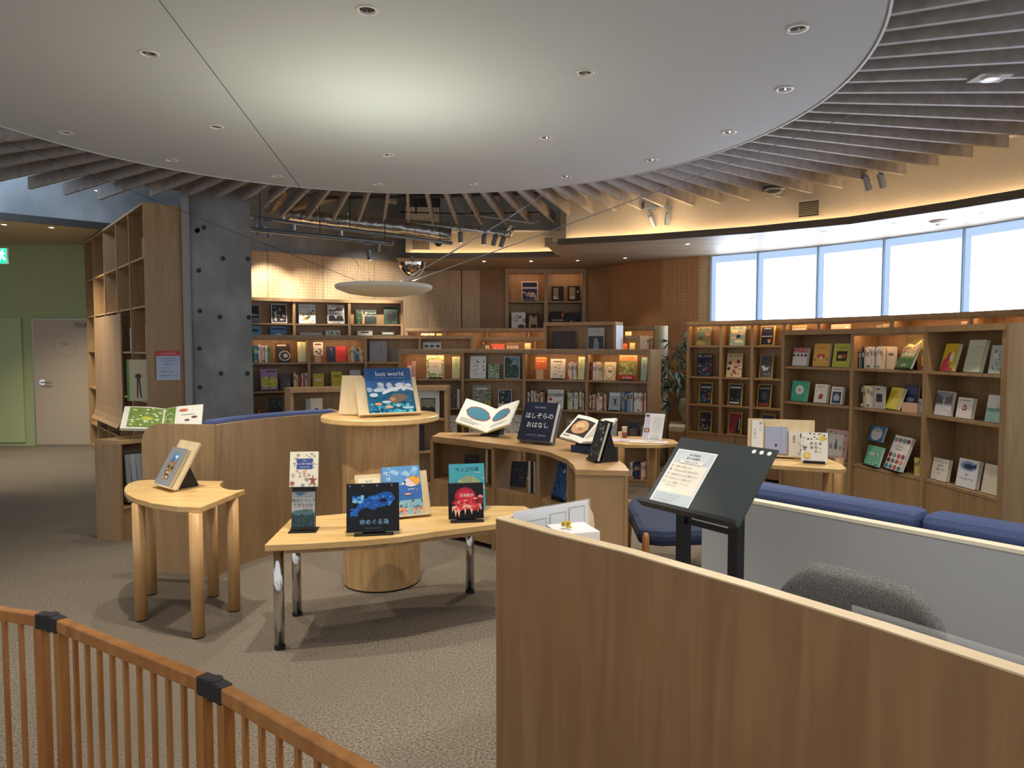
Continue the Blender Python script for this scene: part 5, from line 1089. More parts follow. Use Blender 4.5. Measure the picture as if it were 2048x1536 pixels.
for i in range(14):
    c_ = Vector((rr.uniform(-.013, .013), rr.uniform(-.012, .012), rr.uniform(.006, .022)))
    fl.lathe([(0, -.006), (.006, 0), (0, .006)], 6, Matrix.Translation(c_))
T = fl.build('flower_head', PRINT, smooth=True); T.location = (bx.x - .012, 2.23, 1.022); tagit(T, 'tiny yellow flower head lying on the white box', 'flower')
pl = PT[4] + (PT[5] - PT[4]) * -.25
sp_ = MB(); A_ = offs(PT, .046); B_ = offs(PT, .049); sp_.band([A_[4] + (A_[3] - A_[4]) * .25, A_[4], A_[5], A_[6]], [B_[4] + (B_[3] - B_[4]) * .25, B_[4], B_[5], B_[6]], .732, 1.062)
T = sp_.build('acrylic_screen', ACRYL, None, (.8, 1.3, .732)); tagit(T, 'low clear acrylic screen standing along the counter inner edge', 'screen')
wm = AY(2040, 1310, 1.05); T = MB('#dcdcdc').box(-.004, -.10, 0, .004, .10, .40).build('document_stand', PRINT); T.location = (1.0, 1.37, .735); T.rotation_euler = (0, radians(18), radians(-40)); tagit(T, 'white tilted document stand at the right end of the desk', 'stand')

# grey chair behind the counter
T = thing('office_chair', 'grey wool office chair with rounded back behind the counter', 'chair', (1.05, 2.2, 0)); O = (1.05, 2.2, 0)
cl_, cr_ = Vector((.925, 2.47, 0)), Vector((1.265, 2.0, 0)); cu = (cr_ - cl_); Lc = cu.length; cu.normalize(); cn = Vector((-cu.y, cu.x, 0)) * -1
m_ = MB(); nu, nv = 20, 10
def shell(u, v, off):
    # u -1..1 along back, v 0..1 height
    tp = .872 - (.12 if u < 0 else .07) * max(0, abs(u) - .5) ** 2 / .25
    z_ = .50 + (tp - .50) * v; bow = .05 * (1 - u * u); sw = 1 - .12 * max(0, v - .75) / .25 * abs(u)
    thk = off * (.030 * sqrt(max(0, 1 - max(0, (v - .82) / .18) ** 2)) * sqrt(max(.0, 1 - max(0, (abs(u) - .86) / .14) ** 2)) + .002)
    q = (cl_ + cr_) * .5 + cu * (u * Lc / 2 * sw) + Vector((.83, .55, 0)) * (bow + thk + .04 * (1 - v) * 0)
    return (q.x, q.y, z_)
for side in (1, -1):
    for i in range(nu):
        for j in range(nv):
            f = lambda a, b: shell(-1 + 2 * a / nu, b / nv, side)
            P_ = [f(i, j), f(i + 1, j), f(i + 1, j + 1), f(i, j + 1)]; m_.poly(P_ if side > 0 else P_[::-1])
o = m_.build('backrest', WOOL, T, O, smooth=True)
bm = bmesh.new(); bm.from_mesh(o.data); bmesh.ops.remove_doubles(bm, verts=bm.verts, dist=.0045); bm.to_mesh(o.data); bm.free()
sc_ = (cl_ + cr_) * .5 - Vector((.83, .55, 0)) * .21
MB().prism([sc_ + cu * (.24 * cos(a) * (1 if abs(cos(a)) < .8 else .95)) + Vector((.83, .55, 0)) * .23 * sin(a) for a in [2 * pi * k / 20 for k in range(20)]], .42, .50).build('seat', WOOL, T, O, bevel=.02)
MB().cyl(sc_.x, sc_.y, .08, .42, .022, 16).build('gas_stem', BLACK, T, O)
m_ = MB()
for k in range(5): a = 2 * pi * k / 5; m_.tube([(sc_.x, sc_.y, .10), (sc_.x + .24 * cos(a), sc_.y + .24 * sin(a), .06)], .014, 8)
m_.build('star_base', BLACK, T, O)
for k in range(5): a = 2 * pi * k / 5; MB().lathe([(0, -.012), (.028, -.012), (.028, .012), (0, .012)], 16, Matrix.Translation((sc_.x + .25 * cos(a), sc_.y + .25 * sin(a), .029)) @ Matrix.Rotation(a + pi / 2, 4, 'Z') @ Matrix.Rotation(pi / 2, 4, 'X') @ Matrix.Identity(4)).build('caster', BLACK, T, O)

# partition and navy sofa behind it
pA, pB = Vector((*AZ(1405, 982, .85).xy, 0)), Vector((*AZ(2048, 1101, .85).xy, 0)); pd = (pB - pA).normalized(); pn = Vector((-pd.y, pd.x, 0))
if pn.y < 0: pn = -pn
pE = pB + pd * 1.2
T = thing('partition', 'low glossy grey partition with cream top behind the grey chair', 'partition', tuple((pA + pB) * .5)); O = tuple((pA + pB) * .5)
MB().prism([pA, pE, pE + pn * .05, pA + pn * .05], 0, .835).build('panel', GREYP, T, O)
MB().prism([pA - pn * .004, pE - pn * .004, pE + pn * .055, pA + pn * .055], .835, .85).build('top_rail', BEIGEP, T, O)
O = tuple((pA + pB) * .5 + pn * .4)
T = thing('sofa', 'long navy sofa seen from behind over the grey partition', 'sofa', O)
sA = pA + pn * .075 + pd * .02
sm_ = hitline(1853, 1010, pA + pn * .16, pd); tt = (sm_ - pA).dot(pd)
for k, (t0, t1) in enumerate(((.02, tt - .006), (tt + .006, tt + 1.05))):
    a = pA + pn * .075 + pd * t0; b = pA + pn * .075 + pd * t1
    MB().prism([a, b, b + pn * .17, a + pn * .17], .40, .905).build('back_cushion', NAVY, T, O, bevel=.035)
    MB().prism([a + pn * .172, b + pn * .172, b + pn * .70, a + pn * .70], .28, .43).build('seat_cushion', NAVY, T, O, bevel=.03)
a = pA + pn * .075 + pd * .04; b = pA + pn * .075 + pd * (tt + 1.0)
MB().prism([a + pn * .02, b + pn * .02, b + pn * .66, a + pn * .66], .10, .278).build('sofa_base', NAVYD, T, O)
for (u, v) in ((.05, .05), (.05, .6), (tt + .9, .05), (tt + .9, .6)):
    q = pA + pn * (.085 + v) + pd * u; MB().cyl(q.x, q.y, 0, .10, .018, 12).build('leg', LEGW, T, O)

# lectern with notice
BL, BR = Vector((.556, 3.0, .93)), Vector((.838, 2.6, .93)); TL, TR = Vector((.753, 3.14, 1.199)), Vector((1.035, 2.74, 1.199))
wv = (BR - BL).normalized(); hv = (TL - BL).normalized(); nv_ = wv.cross(hv).normalized()
BW_, BH_ = (BR - BL).length, (TL - BL).length
O = tuple((BL + BR + TL + TR) / 4 * 1.0); O = (O[0], O[1], 0)
T = thing('lectern', 'black sloped metal notice stand on two square posts', 'lectern', O)
Mx = Matrix.Identity(4)
for i in range(3): Mx[i][0] = wv[i]; Mx[i][1] = -nv_[i]; Mx[i][2] = hv[i]; Mx[i][3] = BL[i]
MB().box(0, 0, 0, BW_, .006, BH_, Mx).build('board', BLACKP, T, O)
MB().box(-.004, -.034, -.004, BW_ + .004, .006, .0, Mx).box(-.004, -.037, -.004, BW_ + .004, -.034, .012, Mx).build('ledge', BLACK, T, O)
for t in (.29, .83):
    q = (BL + BR) * 0 + BL + (BR - BL) * t + Vector((.816, .576, 0)) * .10; a = atan2(wv.y, wv.x)
    P_ = [q + Vector((cos(a) * s1 - sin(a) * s2, sin(a) * s1 + cos(a) * s2, 0)) for s1, s2 in ((-.022, -.022), (.022, -.022), (.022, .022), (-.022, .022))]
    MB().prism(P_, .015, 1.01).build('post', BLACK, T, O)
    P_ = [q + Vector((cos(a) * s1 - sin(a) * s2, sin(a) * s1 + cos(a) * s2, 0)) for s1, s2 in ((-.03, -.2), (.03, -.2), (.03, .2), (-.03, .2))]
    MB().prism(P_, 0, .015).build('foot', BLACK, T, O)
q0 = BL + (BR - BL) * .29 + Vector((.816, .576, 0)) * .10; q1 = BL + (BR - BL) * .83 + Vector((.816, .576, 0)) * .10
m_ = MB(); dq = (q1 - q0).normalized(); nq = Vector((-dq.y, dq.x, 0)) * .01
m_.prism([q0 - nq, q1 - nq, q1 + nq, q0 + nq], .865, .89); m_.build('cross_bar', BLACK, T, O)
# paper notice on the board
pw, ph = .21, .297
T = MB('#eef1f3').box(0, -.0022, 0, pw, -.0012, ph)
art(T, [('r', .03, .02, .97, .98, '#c9d3db'), ('r', .05, .26, .95, .76, '#efe9da'), ('r', .14, .80, .86, .955, '#d3dae0'), ('t', '森の図書室', .5, .905, .04, '#3a3a3e'), ('t', '育ちの図書室', .5, .845, .04, '#3a3a3e'), ('r', .22, .765, .8, .82, '#f3efe4'), ('t', 'ご利用のみなさまへ', .5, .782, .032, '#44444a'),
  ('t', 'お静かにお願いします', .18, .69, .03, '#4a4640', 'l'), ('t', '小学生以上の方がご利用できます', .18, .62, .03, '#4a4640', 'l'), ('t', '飲食物の持ち込みはご遠慮ください', .18, .55, .03, '#4a4640', 'l'), ('t', '本の持ち出しはご遠慮ください', .18, .48, .03, '#4a4640', 'l'), ('t', '大きなお荷物は、ロッカーに', .18, .41, .03, '#4a4640', 'l'), ('t', 'お入れください', .18, .36, .03, '#4a4640', 'l')]
  + [('r', .09, .692 - .07 * i, .14, .712 - .07 * i, '#b8564c' if i == 1 else '#b0aa9c') for i in range(5)]
  + [('t', 'みなさまが気持ちよく過ごせますよう', .08, .20, .027, '#505860', 'l'), ('t', 'ご協力いただくことがございます。', .08, .155, .027, '#505860', 'l'), ('t', 'スタッフまでご相談ください。', .08, .11, .027, '#505860', 'l'), ('t', 'PARK', .5, .065, .02, '#6a7078'), ('e', .4, .035, .03, .012, '#f4f4f4'), ('e', .5, .035, .03, .012, '#f4f4f4'), ('e', .6, .035, .03, .012, '#f4f4f4')], pw, ph, -.0024, 0, 0)
T = T.build('paper_notice', PRINT); T.matrix_world = Mx @ Matrix.Translation((.025, 0, .003)); tagit(T, 'white and cream printed notice lying on the black lectern', 'notice')
for i in range(3):
    T_ = MB('#e8e8e8'); T_.lathe([(0, -.003), (.008, -.0028), (.0095, 0), (0, 0)], 14, Matrix.Rotation(-pi / 2, 4, 'X') @ Matrix.Rotation(pi, 4, 'X')); o = T_.build('magnet', PRINT, smooth=False); o.matrix_world = Mx @ Matrix.Translation((BW_ - .10 + .035 * i, -.0005, BH_ - .022)); tagit(o, 'small white round magnet on the lectern top corner', 'magnet', 'white magnets on the lectern')
T_ = MB('#f2f2f2').tube([(0, 0, 0), (.075, 0, 0)], .0045, 8).build('marker', PRINT); T_.matrix_world = Mx @ Matrix.Translation((.30, -.012, .0047)); tagit(T_, 'white pen lying in the lectern ledge', 'pen')

# navy chair by the curved shelf
O = (1.05, 4.85, 0)
T = thing('lounge_chair', 'navy upholstered low chair with rounded wooden legs behind the lectern', 'chair', O)
MB().prism([(.80, 4.46), (.95, 4.40), (1.26, 4.44), (1.36, 4.62), (1.40, 5.1), (1.2, 5.42), (.95, 5.46), (.84, 5.2)], .335, .45).build('seat', noise_mat('deep_navy', '#25304a', '#2d3955', (1, 1, 1), 200, 2, .85), T, O, bevel=.045)
for (x, y) in ((.845, 4.425), (1.36, 4.52), (.9, 5.40), (1.33, 5.32)):
    MB().lathe([(0, .43), (.014, .425), (.022, .40), (.024, .36), (.021, .2), (.014, 0), (0, 0)], 20, None, (x, y)).build('leg', noise_mat('teak_leg', '#a9713f', '#bb8350', (8, 8, 1), 2, 4, .35) if 'teak_leg' not in bpy.data.materials else bpy.data.materials['teak_leg'], T, O, smooth=True)
MB().prism([(1.36, 4.66), (1.42, 4.66), (1.46, 5.1), (1.27, 5.44), (1.22, 5.40), (1.40, 5.08)], .46, .72).build('backrest', bpy.data.materials['deep_navy'], T, O, bevel=.03)

# ================================================================ baby gate in the foreground
zg = .68
G = [AZ(-230, 1180, zg), AZ(105, 1231, zg), AZ(430, 1361, zg), AZ(985, 1672, zg), AZ(1100, 1790, zg)]
G = [Vector((p.x, p.y, 0)) for p in G]
T = thing('safety_gate', 'varnished pine folding safety gate across the lower left corner', 'gate', (G[2].x, G[2].y, 0)); O = (G[2].x, G[2].y, 0)
for i in range(4):
    a, b = G[i], G[i + 1]; d = (b - a).normalized(); n = Vector((-d.y, d.x, 0)); L_ = (b - a).length; a0_ = a + d * .035; b0_ = b - d * .035
    if i == 3: b0_ = b
    fr = MB(); fr.prism([a0_ - n * .016, b0_ - n * .016, b0_ + n * .016, a0_ + n * .016], zg - .042, zg); P_ = fr.build('top_rail', GATEW, T, O, bevel=.004)
    fr = MB(); fr.prism([a0_ - n * .016, b0_ - n * .016, b0_ + n * .016, a0_ + n * .016], .03, .07); fr.build('bottom_rail', GATEW, T, O)
    for q in (a0_ + d * .018, b0_ - d * .018):
        fr = MB(); fr.prism([q - d * .018 - n * .0155, q + d * .018 - n * .0155, q + d * .018 + n * .0155, q - d * .018 + n * .0155], 0, zg - .042); fr.build('post', GATEW, T, O)
    Li = (b0_ - a0_).length - .072; nb_ = max(1, round(Li / .078))
    for k in range(1, nb_):
        q = a0_ + d * (.036 + Li * k / nb_); fr = MB(); fr.prism([q - d * .0075 - n * .006, q + d * .0075 - n * .006, q + d * .0075 + n * .006, q - d * .0075 + n * .006], .07, zg - .042); fr.build('baluster', GATEW, T, O)
    if i:
        m_ = MB()
        for dd_, w0 in (((G[i] - G[i - 1]).normalized() * -1, .06), (d, .06)):
            nn = Vector((-dd_.y, dd_.x, 0)); m_.prism([a + nn * .0185, a + dd_ * w0 + nn * .0185, a + dd_ * w0 - nn * .0185, a - nn * .0185], zg - .048, zg + .004)
        m_.cyl(a.x, a.y, zg - .052, zg + .008, .021, 20); m_.build('hinge_cap', RUBBER, T, O, bevel=.003)

# ================================================================ things on the tables
def rotm(yaw, tilt): return Matrix.Rotation(yaw, 4, 'Z') @ Matrix.Rotation(-radians(tilt), 4, 'X')
BIRCH = noise_mat('pale_birch', '#d3bd94', '#dfcaa2', (9, 9, .8), 2, 4, .45)
def display_board(label, loc, yaw, w, h, tilt, lip=.035, col=None, foot=True, thick=.012, name='display_board'):
    T = thing(name, label, 'display stand', loc); T.rotation_euler = (0, 0, yaw)
    up = .012; a = radians(tilt)
    L = Matrix.Translation((0, 0, up)) @ Matrix.Rotation(-a, 4, 'X'); m = col or BIRCH
    MB().box(-w / 2, 0, 0, w / 2, thick, h, L).build('board', m, T)
    if lip: MB().box(-w / 2, -lip, -.008, w / 2, 0, 0, L).build('lip', m, T)
    if foot:
        t = Vector((0, thick + h * .62 * sin(a), up + h * .62 * cos(a))); f = MB(); ww = w * .22; e = t.y + .07
        f.prism([(thick + .012, .002), (t.y - .002, t.z - .03), (t.y + .004, t.z - .03), (e, .002)], -ww, ww, Matrix(((0, 0, 1, 0), (1, 0, 0, 0), (0, 1, 0, 0), (0, 0, 0, 1))))
        f.build('prop', BLACK, T)
    return Matrix.Translation(Vector(loc)) @ Matrix.Rotation(yaw, 4, 'Z') @ L
def book_on(M, dx, dz, yaw, tilt, label, w, h, t, col, shapes=(), gloss=False, off=.0015, name='book', cat='book', pages='#e8e2d2'):
    p = M @ Vector((dx, -t - off, dz)); up = t * sin(radians(tilt))
    return book(label, (p.x, p.y, p.z - up - .001), yaw, w, h, t, col, shapes, tilt, None, gloss, name, cat, pages=pages)
R = radians
# pedestal table
zp = 1.142
y1 = R(26)
display_board('birch board seen from behind, leaning back to back on pedestal table', (-1.085, 4.70, zp), R(-16), .15, .26, 12, lip=0, foot=False)
M = display_board('birch book board facing right on the pedestal table', (-.80, 4.665, zp), y1, .42, .27, 27)
book_on(M, .015, .001, y1, 27, 'glossy blue ocean book lettered lost world on the pedestal table', .315, .325, .022, '#2f5a8c',
  [('r', 0, .42, 1, 1, '#3a6aa4'), ('r', 0, .72, 1, 1, '#2f5890'), ('n', 26, .0, .50, 1, .64, .09, ['#c9d4e2', '#9fb8d4', '#e2e8ee'], 4), ('r', 0, 0, 1, .47, '#1f5f84'), ('n', 40, .0, .0, 1, .22, .07, ['#3fa8c4', '#2c84a8', '#174a6c', '#5cc4d4'], 6), ('n', 12, .1, .2, .9, .44, .08, ['#2a6a90', '#1a4c70'], 9),
   ('p', [(.3, .44), (.5, .54), (.75, .6), (1, .52), (1, .49), (.75, .53), (.5, .47), (.34, .41)], '#e8eef4'), ('p', [(.42, .30), (.55, .42), (.75, .42), (.88, .32), (.7, .24), (.5, .2)], '#7a6a5c'), ('e', .52, .3, .06, .04, '#c88a74'), ('e', .13, .40, .09, .045, '#c8d8e0'), ('e', .2, .2, .08, .03, '#d89a7c'), ('e', .38, .24, .1, .03, '#b8d0dc'), ('e', .42, .13, .09, .03, '#c8a890'), ('e', .62, .16, .05, .04, '#9fc4dc'),
   ('t', 'lost world', .52, .82, .145, '#f2f4f6'), ('t', 'THE MARINE REALM OF THE CARIBBEAN', .52, .76, .035, '#8fb0d8'), ('e', .83, .10, .12, .03, '#a8c8dc')], gloss=True)
# round-legged table
yl = R(-40)
lo = AZ(318, 980, .726)
M = display_board('birch board with black prop holding the grey animal book', (lo.x + .03, lo.y + .03, .726), yl, .26, .31, 30)
book_on(M, -.025, .001, yl, 30, 'grey picture book with oval photo of an animal face', .20, .25, .022, '#878b90', [('e', .5, .5, .25, .36, '#8e7654'), ('e', .5, .74, .22, .12, '#4f8fc8'), ('n', 26, .32, .16, .68, .6, .08, ['#b89a74', '#6a5238', '#d8c4a4', '#4a3a2c'], 3), ('p', [(.38, .6), (.45, .78), (.52, .66)], '#5a4a38'), ('e', .6, .76, .08, .04, '#e4ecf2')], pages='#d8c8a0')
# front table: two-tier stand
zt = .58
def at(px, py): return AZ(px, py, zt + .001)
p = at(606, 1062); yb = R(6)
T = thing('book_stand', 'tall black two-tier stand holding two small ocean books', 'book stand', tuple(p), yb)
Lx = Matrix.Translation((0, .012, .012)) @ Matrix.Rotation(-R(12), 4, 'X')
MB().box(-.066, 0, 0, .066, .005, .33, Lx).build('back_plate', BLACK, T)
MB().box(-.072, -.045, 0, .078, .07, .005).build('base', BLACK, T); MB().box(-.066, -.03, 0, .066, 0, .004, Lx).build('lower_lip', BLACK, T); MB().box(-.066, -.03, .222, .066, 0, .226, Lx).build('upper_lip', BLACK, T)
M = Matrix.Translation(p) @ Matrix.Rotation(yb, 4, 'Z') @ Lx
book_on(M, .0, .006, yb, 12, 'small book titled in Japanese with dark sea and grey sky', .125, .195, .016, '#9ba0a4', [('r', 0, 0, 1, .42, '#16333c'), ('e', .5, .41, .5, .08, '#3f6470'), ('n', 26, .02, .02, .98, .36, .07, ['#1f4a50', '#0f2830', '#2c5a50'], 5), ('r', 0, .86, 1, 1, '#868b90'), ('p', [(.1, .98), (.3, .88), (.5, .93), (.7, .98)], '#2c5a7c'), ('t', '海はどうして', .5, .72, .115, '#26282c'), ('t', 'できたのか', .5, .58, .115, '#26282c'), ('t', '藤岡換太郎', .7, .47, .055, '#2c2e34')])
book_on(M, .0, .228, yb, 12, 'cream book with blue label and drawn starfish and shells', .152, .195, .03, '#e9e4cf', [('n', 40, .05, .05, .97, .95, .075, ['#b8b49c', '#a8a08c', '#c9a898', '#8f9498'], 12), ('r', .24, .5, .82, .80, '#3f4f94'), ('t', 'The', .53, .72, .06, '#dfe4f4'), ('t', '美しい海の浮遊生物', .53, .63, .055, '#f0f2fa'), ('t', 'PLANKTON', .53, .54, .05, '#c8d0ec'), ('p', [(.84, .36), (.86, .22), (1, .24), (.88, .16), (.96, .02), (.83, .12), (.72, .02), (.78, .17), (.66, .24), (.8, .24)], '#9c4a38'), ('p', [(.45, .46), (.6, .46), (.56, .36), (.6, .2), (.52, .34), (.44, .2), (.5, .36)], '#d8a48c'), ('e', .1, .1, .08, .06, '#a86a5c'), ('e', .48, .05, .07, .04, '#8f9aa0')])
# black fish-shoal book
p = at(748, 1068); yb = R(10)
stand('wide black stand under the black fish-shoal book', tuple(p), yb, .21, .20, 14, .09, lip=.012)
book('black book with a glowing blue fish shoal and Japanese title', (p.x - .004 + .024 * sin(yb), p.y - .026, zt + .014), yb, .282, .262, .018, '#07090f',
  [('p', [(.08, .2 + .12), (.06, .38), (.13, .46), (.2, .52), (.22, .62), (.1, .7), (.12, .76), (.2, .72), (.26, .76), (.32, .68), (.42, .70), (.55, .76), (.72, .82), (.85, .80), (.93, .68), (.86, .58), (.72, .52), (.6, .50), (.5, .44), (.4, .5), (.28, .48), (.18, .36)], '#1552a8'),
   ('n', 44, .2, .5, .84, .74, .04, ['#2a74cc', '#1a5cb4', '#0f4490', '#3f8cdc'], 4), ('n', 14, .12, .6, .3, .74, .045, ['#4fa0d8', '#7fc0e4'], 5), ('n', 14, .08, .34, .2, .48, .04, ['#1a5cb4', '#2a70c8'], 6), ('e', .70, .64, .07, .035, '#060a14'), ('p', [(.62, .66), (.66, .64), (.62, .61)], '#060a14'),
   ('t', '中', .06, .93, .05, '#8f9aa8'), ('t', '村', .31, .93, .05, '#8f9aa8'), ('t', '征', .58, .93, .05, '#8f9aa8'), ('t', '夫', .86, .93, .05, '#8f9aa8'), ('t', '命めぐる海', .52, .16, .12, '#7ab4d8'), ('r', .36, .075, .66, .082, '#54708a')], 14, gloss=True)
# birch board with blue fish book
p = at(790, 1038); yb = R(24)
M = display_board('wide birch board behind the black fish-shoal book', (p.x, p.y + .01, zt), yb, .44, .265, 20)
book_on(M, .055, .001, yb, 20, 'bright blue book with an orange and white butterfly fish', .235, .295, .02, '#3a74bc',
  [('r', 0, .6, 1, 1, '#5a94cc'), ('n', 12, .05, .8, .95, .98, .1, ['#7fb0dc', '#9cc4e4'], 3), ('r', 0, .3, 1, .6, '#2f68b4'), ('r', 0, .0, 1, .3, '#7fb4cc'), ('n', 40, .0, .0, 1, .14, .06, ['#c8683c', '#e09a6c', '#a84c28', '#d8b48c'], 4), ('n', 26, .3, .14, 1, .32, .05, ['#3a4a50', '#c8d8d4', '#5a6a68', '#8fb0a8'], 5), ('n', 12, .2, .34, .95, .8, .02, ['#1c3c6c', '#e0a070', '#24407c'], 7),
   ('e', .74, .66, .19, .095, '#d8d2dc'), ('p', [(.66, .75), (.8, .79), (.95, .76), (.97, .66), (.88, .58), (.82, .62)], '#e8a63c'), ('p', [(.46, .62), (.58, .69), (.58, .62)], '#e8e4ea'), ('e', .57, .66, .022, .035, '#16181c'), ('e', .88, .76, .02, .012, '#1c1c20'), ('e', .62, .42, .08, .02, '#e8a06c'), ('v', 'にほんの海', .15, .93, .10, '#f2f6fa'), ('t', '藤井英治', .72, .50, .035, '#e8eef4')])
f = book_on(M, -.14, .12, yb, 20, 'small cream card book at left of the birch board', .13, .12, .006, '#e9dfc8', [('t', '海の本', .5, .8, .12, '#8a8070')])
# jellyfish and coral
p = at(934, 1042); yb = R(9)
stand('black stand under the red jellyfish book', tuple(p), yb, .19, .19, 12, .09, lip=.014)
book('square black book with a glowing red jellyfish', (p.x - .002, p.y - .025, zt + .014), yb, .205, .208, .02, '#0e0c10',
  [('e', .48, .62, .30, .26, '#a81c34'), ('e', .48, .60, .24, .2, '#c82c40'), ('n', 34, .14, .24, .92, .62, .11, ['#c8343c', '#e0685c', '#8e1c30', '#e89080'], 5), ('p', [(.1, .18), (.14, .3), (.17, .2), (.2, .06), (.24, .24), (.3, .05), (.33, .22), (.44, .3), (.47, .1), (.5, .26), (.6, .3), (.66, .12), (.7, .3), (.8, .32), (.84, .18), (.87, .34), (.94, .22), (.92, .42), (.1, .36)], '#e8b0a0'), ('n', 22, .16, .28, .9, .46, .08, ['#d84848', '#b82838'], 6), ('t', '深海散歩', .52, .62, .10, '#f2dcdc')], 12, gloss=True, pages='#1c1a1e')
p = at(936, 1024); yb = R(12)
stand('black stand under the turquoise coral book', (p.x, p.y + .03, zt + .001), yb, .16, .2, 12, .08)
book('turquoise coral book half hidden behind the jellyfish book', (p.x, p.y + .004, zt + .008), yb, .222, .285, .016, '#3fa0b4', [('e', .55, .42, .4, .32, '#8fa07c'), ('n', 70, .15, .05, .97, .7, .035, ['#c9d0a4', '#3f5a44', '#a8b484', '#e0e4c4'], 5), ('t', 'サンゴの海', .5, .84, .105, '#1f2c34'), ('r', .74, .80, .9, .81, '#dfe8e8')], 12)

# curved shelf top
zc = .85
p = AZ(981, 871, zc + .001)
stand('small blue-black stand under the wide open science book', (p.x + .0, p.y - .02, zc), R(-30), .15, .15, 52, .07)
openbook('wide open picture book with blue eye-shaped drawing on low curved shelf', (p.x - .035, p.y - .07, zc + .035), R(-24), .27, .27, 48, 24,
  [('e', .56, .56, .40, .26, '#a8483c'), ('e', .56, .56, .37, .23, '#3f7f96'), ('r', .1, .22, .5, .24, '#b8b8b0'), ('r', .1, .16, .7, .18, '#b8b8b0'), ('r', .1, .1, .6, .12, '#b8b8b0')],
  [('e', .42, .56, .40, .24, '#a8483c'), ('e', .42, .56, .37, .21, '#3f7f96'), ('r', .1, .2, .8, .22, '#b8b8b0'), ('r', .1, .14, .7, .16, '#b8b8b0')], cover='#c9cf6c')
p = AZ(1072, 889, zc + .001); yb = R(-34)
M = display_board('grey board under the navy starry sky book', (p.x + .012, p.y + .035, zc), yb, .30, .28, 24, col=mat('grey_board', '#6c7078', .5))
book_on(M, -.01, .001, yb, 24, 'navy book titled in white Japanese letters about the starry sky', .30, .31, .05, '#161d38', [('n', 26, .05, .05, .95, .95, .007, ['#5a6a9c', '#c8cce0', '#3f4c7c'], 3), ('t', '季節の博物館', .5, .84, .055, '#a8b0cc'), ('t', 'ほしぞらの', .52, .58, .165, '#f2f2f6'), ('t', 'おはなし', .52, .34, .165, '#f2f2f6'), ('t', 'しぜんにタッチ・天文のはなし', .55, .12, .042, '#c8cce0'), ('r', .2, .08, .85, .085, '#5a6a9c')])
# open book on dark wedge
p = AZ(1166, 905, zc + .001); yb = R(-48)
T = thing('book_stand', 'dark wedge stand under the tilted open book with oval photo', 'book stand', (p.x - .0, p.y - .01, zc + .001), yb)
Wx = Matrix(((0, 0, 1, 0), (1, 0, 0, 0), (0, 1, 0, 0), (0, 0, 0, 1)))
MB().prism([(-.02, 0), (-.02, .03), (.13, .115), (.15, .115), (.15, 0)], -.09, .09, Wx).build('wedge', NAVYD, T)
MB().box(-.09, -.03, 0, .09, -.021, .05).build('lip', NAVYD, T)
openbook('open book with oval orange photo tilted on a dark stand', (p.x - .02, p.y - .01, zc + .068), yb, .185, .25, 54, 9,
  [('r', .1, .2, .96, .86, '#26221f'), ('e', .53, .53, .36, .28, '#c99a6c'), ('e', .5, .58, .2, .12, '#dcb890'), ('e', .6, .46, .1, .06, '#b07a50'), ('r', .1, .1, .4, .13, '#8a8a84')], [('r', .1, .2, .8, .8, '#c8c4b8')], cover='#1d2430')
p = AZ(1188, 922, zc + .001); yb = R(-76)
T = stand('black wire stand with dark book, seen edge-on at curved shelf end', (p.x + .01, p.y - .01, zc + .001), yb, .15, .26, 17, .12)
book('dark book seen edge-on at the near end of the curved shelf', (p.x - .014, p.y - .016, zc + .008), yb, .17, .26, .02, '#1c2126', [('n', 16, .1, .1, .9, .9, .12, ['#5a646c', '#3c444a', '#8a949a'], 4)], 17)
# books inside the low curved shelf
def inside(px, pyb, label, w, h, yawd, col, shapes=(), tilt=10, t=.018, std=None, z=.491):
    p = AZ(px, pyb, z); 
    if std: stand(std, tuple(p), R(yawd), w * .8, h * .5, tilt, .05, lip=.03)
    return book(label, (p.x + (.026 * sin(R(yawd)) if std else 0), p.y - (.026 * cos(R(yawd)) if std else 0), z + (.008 if std else 0)), R(yawd), w, h, t, col, shapes, tilt)
inside(942, 958, 'black field guide standing in the low curved shelf, left bay', .12, .20, -10, '#16181c', [('t', '山の図鑑', .5, .5, .13, '#dcdcdc'), ('n', 8, .2, .75, .8, .95, .05, ['#5a6a8c'], 3)])
inside(973, 968, 'thin pale book leaning beside the post in left bay', .02, .27, -8, '#dcd2b4', tilt=3, t=.12)
inside(1035, 975, 'dark navy book with small white figures, middle bay', .135, .20, -22, '#1b2234', [('n', 5, .5, .3, .9, .5, .05, ['#c8b49c'], 3), ('t', '星の道', .5, .62, .11, '#6a7484')], 14)
inside(1121, 1000, 'blue picture book on a black stand in the right bay of curved shelf', .17, .29, -62, '#2c5f92', [('n', 14, .1, .1, .9, .9, .16, ['#1f4c7c', '#3f78ac', '#16385c'], 3), ('e', .6, .7, .1, .06, '#9fb8d0')], 14, std='black stand under the blue book in the curved shelf')
for i, (x, c, n_) in enumerate([(1057, '#d8d4cc', 'white'), (1062, '#26282c', 'black'), (1067, '#cfcac0', 'grey-white')]):
    p = AY(x, 900, 5.35); o = MB(c).box(0, 0, 0, .016, .12, .24).build('book', PRINT); o.location = (p.x, 5.36, .491); o.rotation_euler = (0, 0, R(-30)); tagit(o, '%s spine seen through the open middle bay of the curved shelf' % n_, 'book')

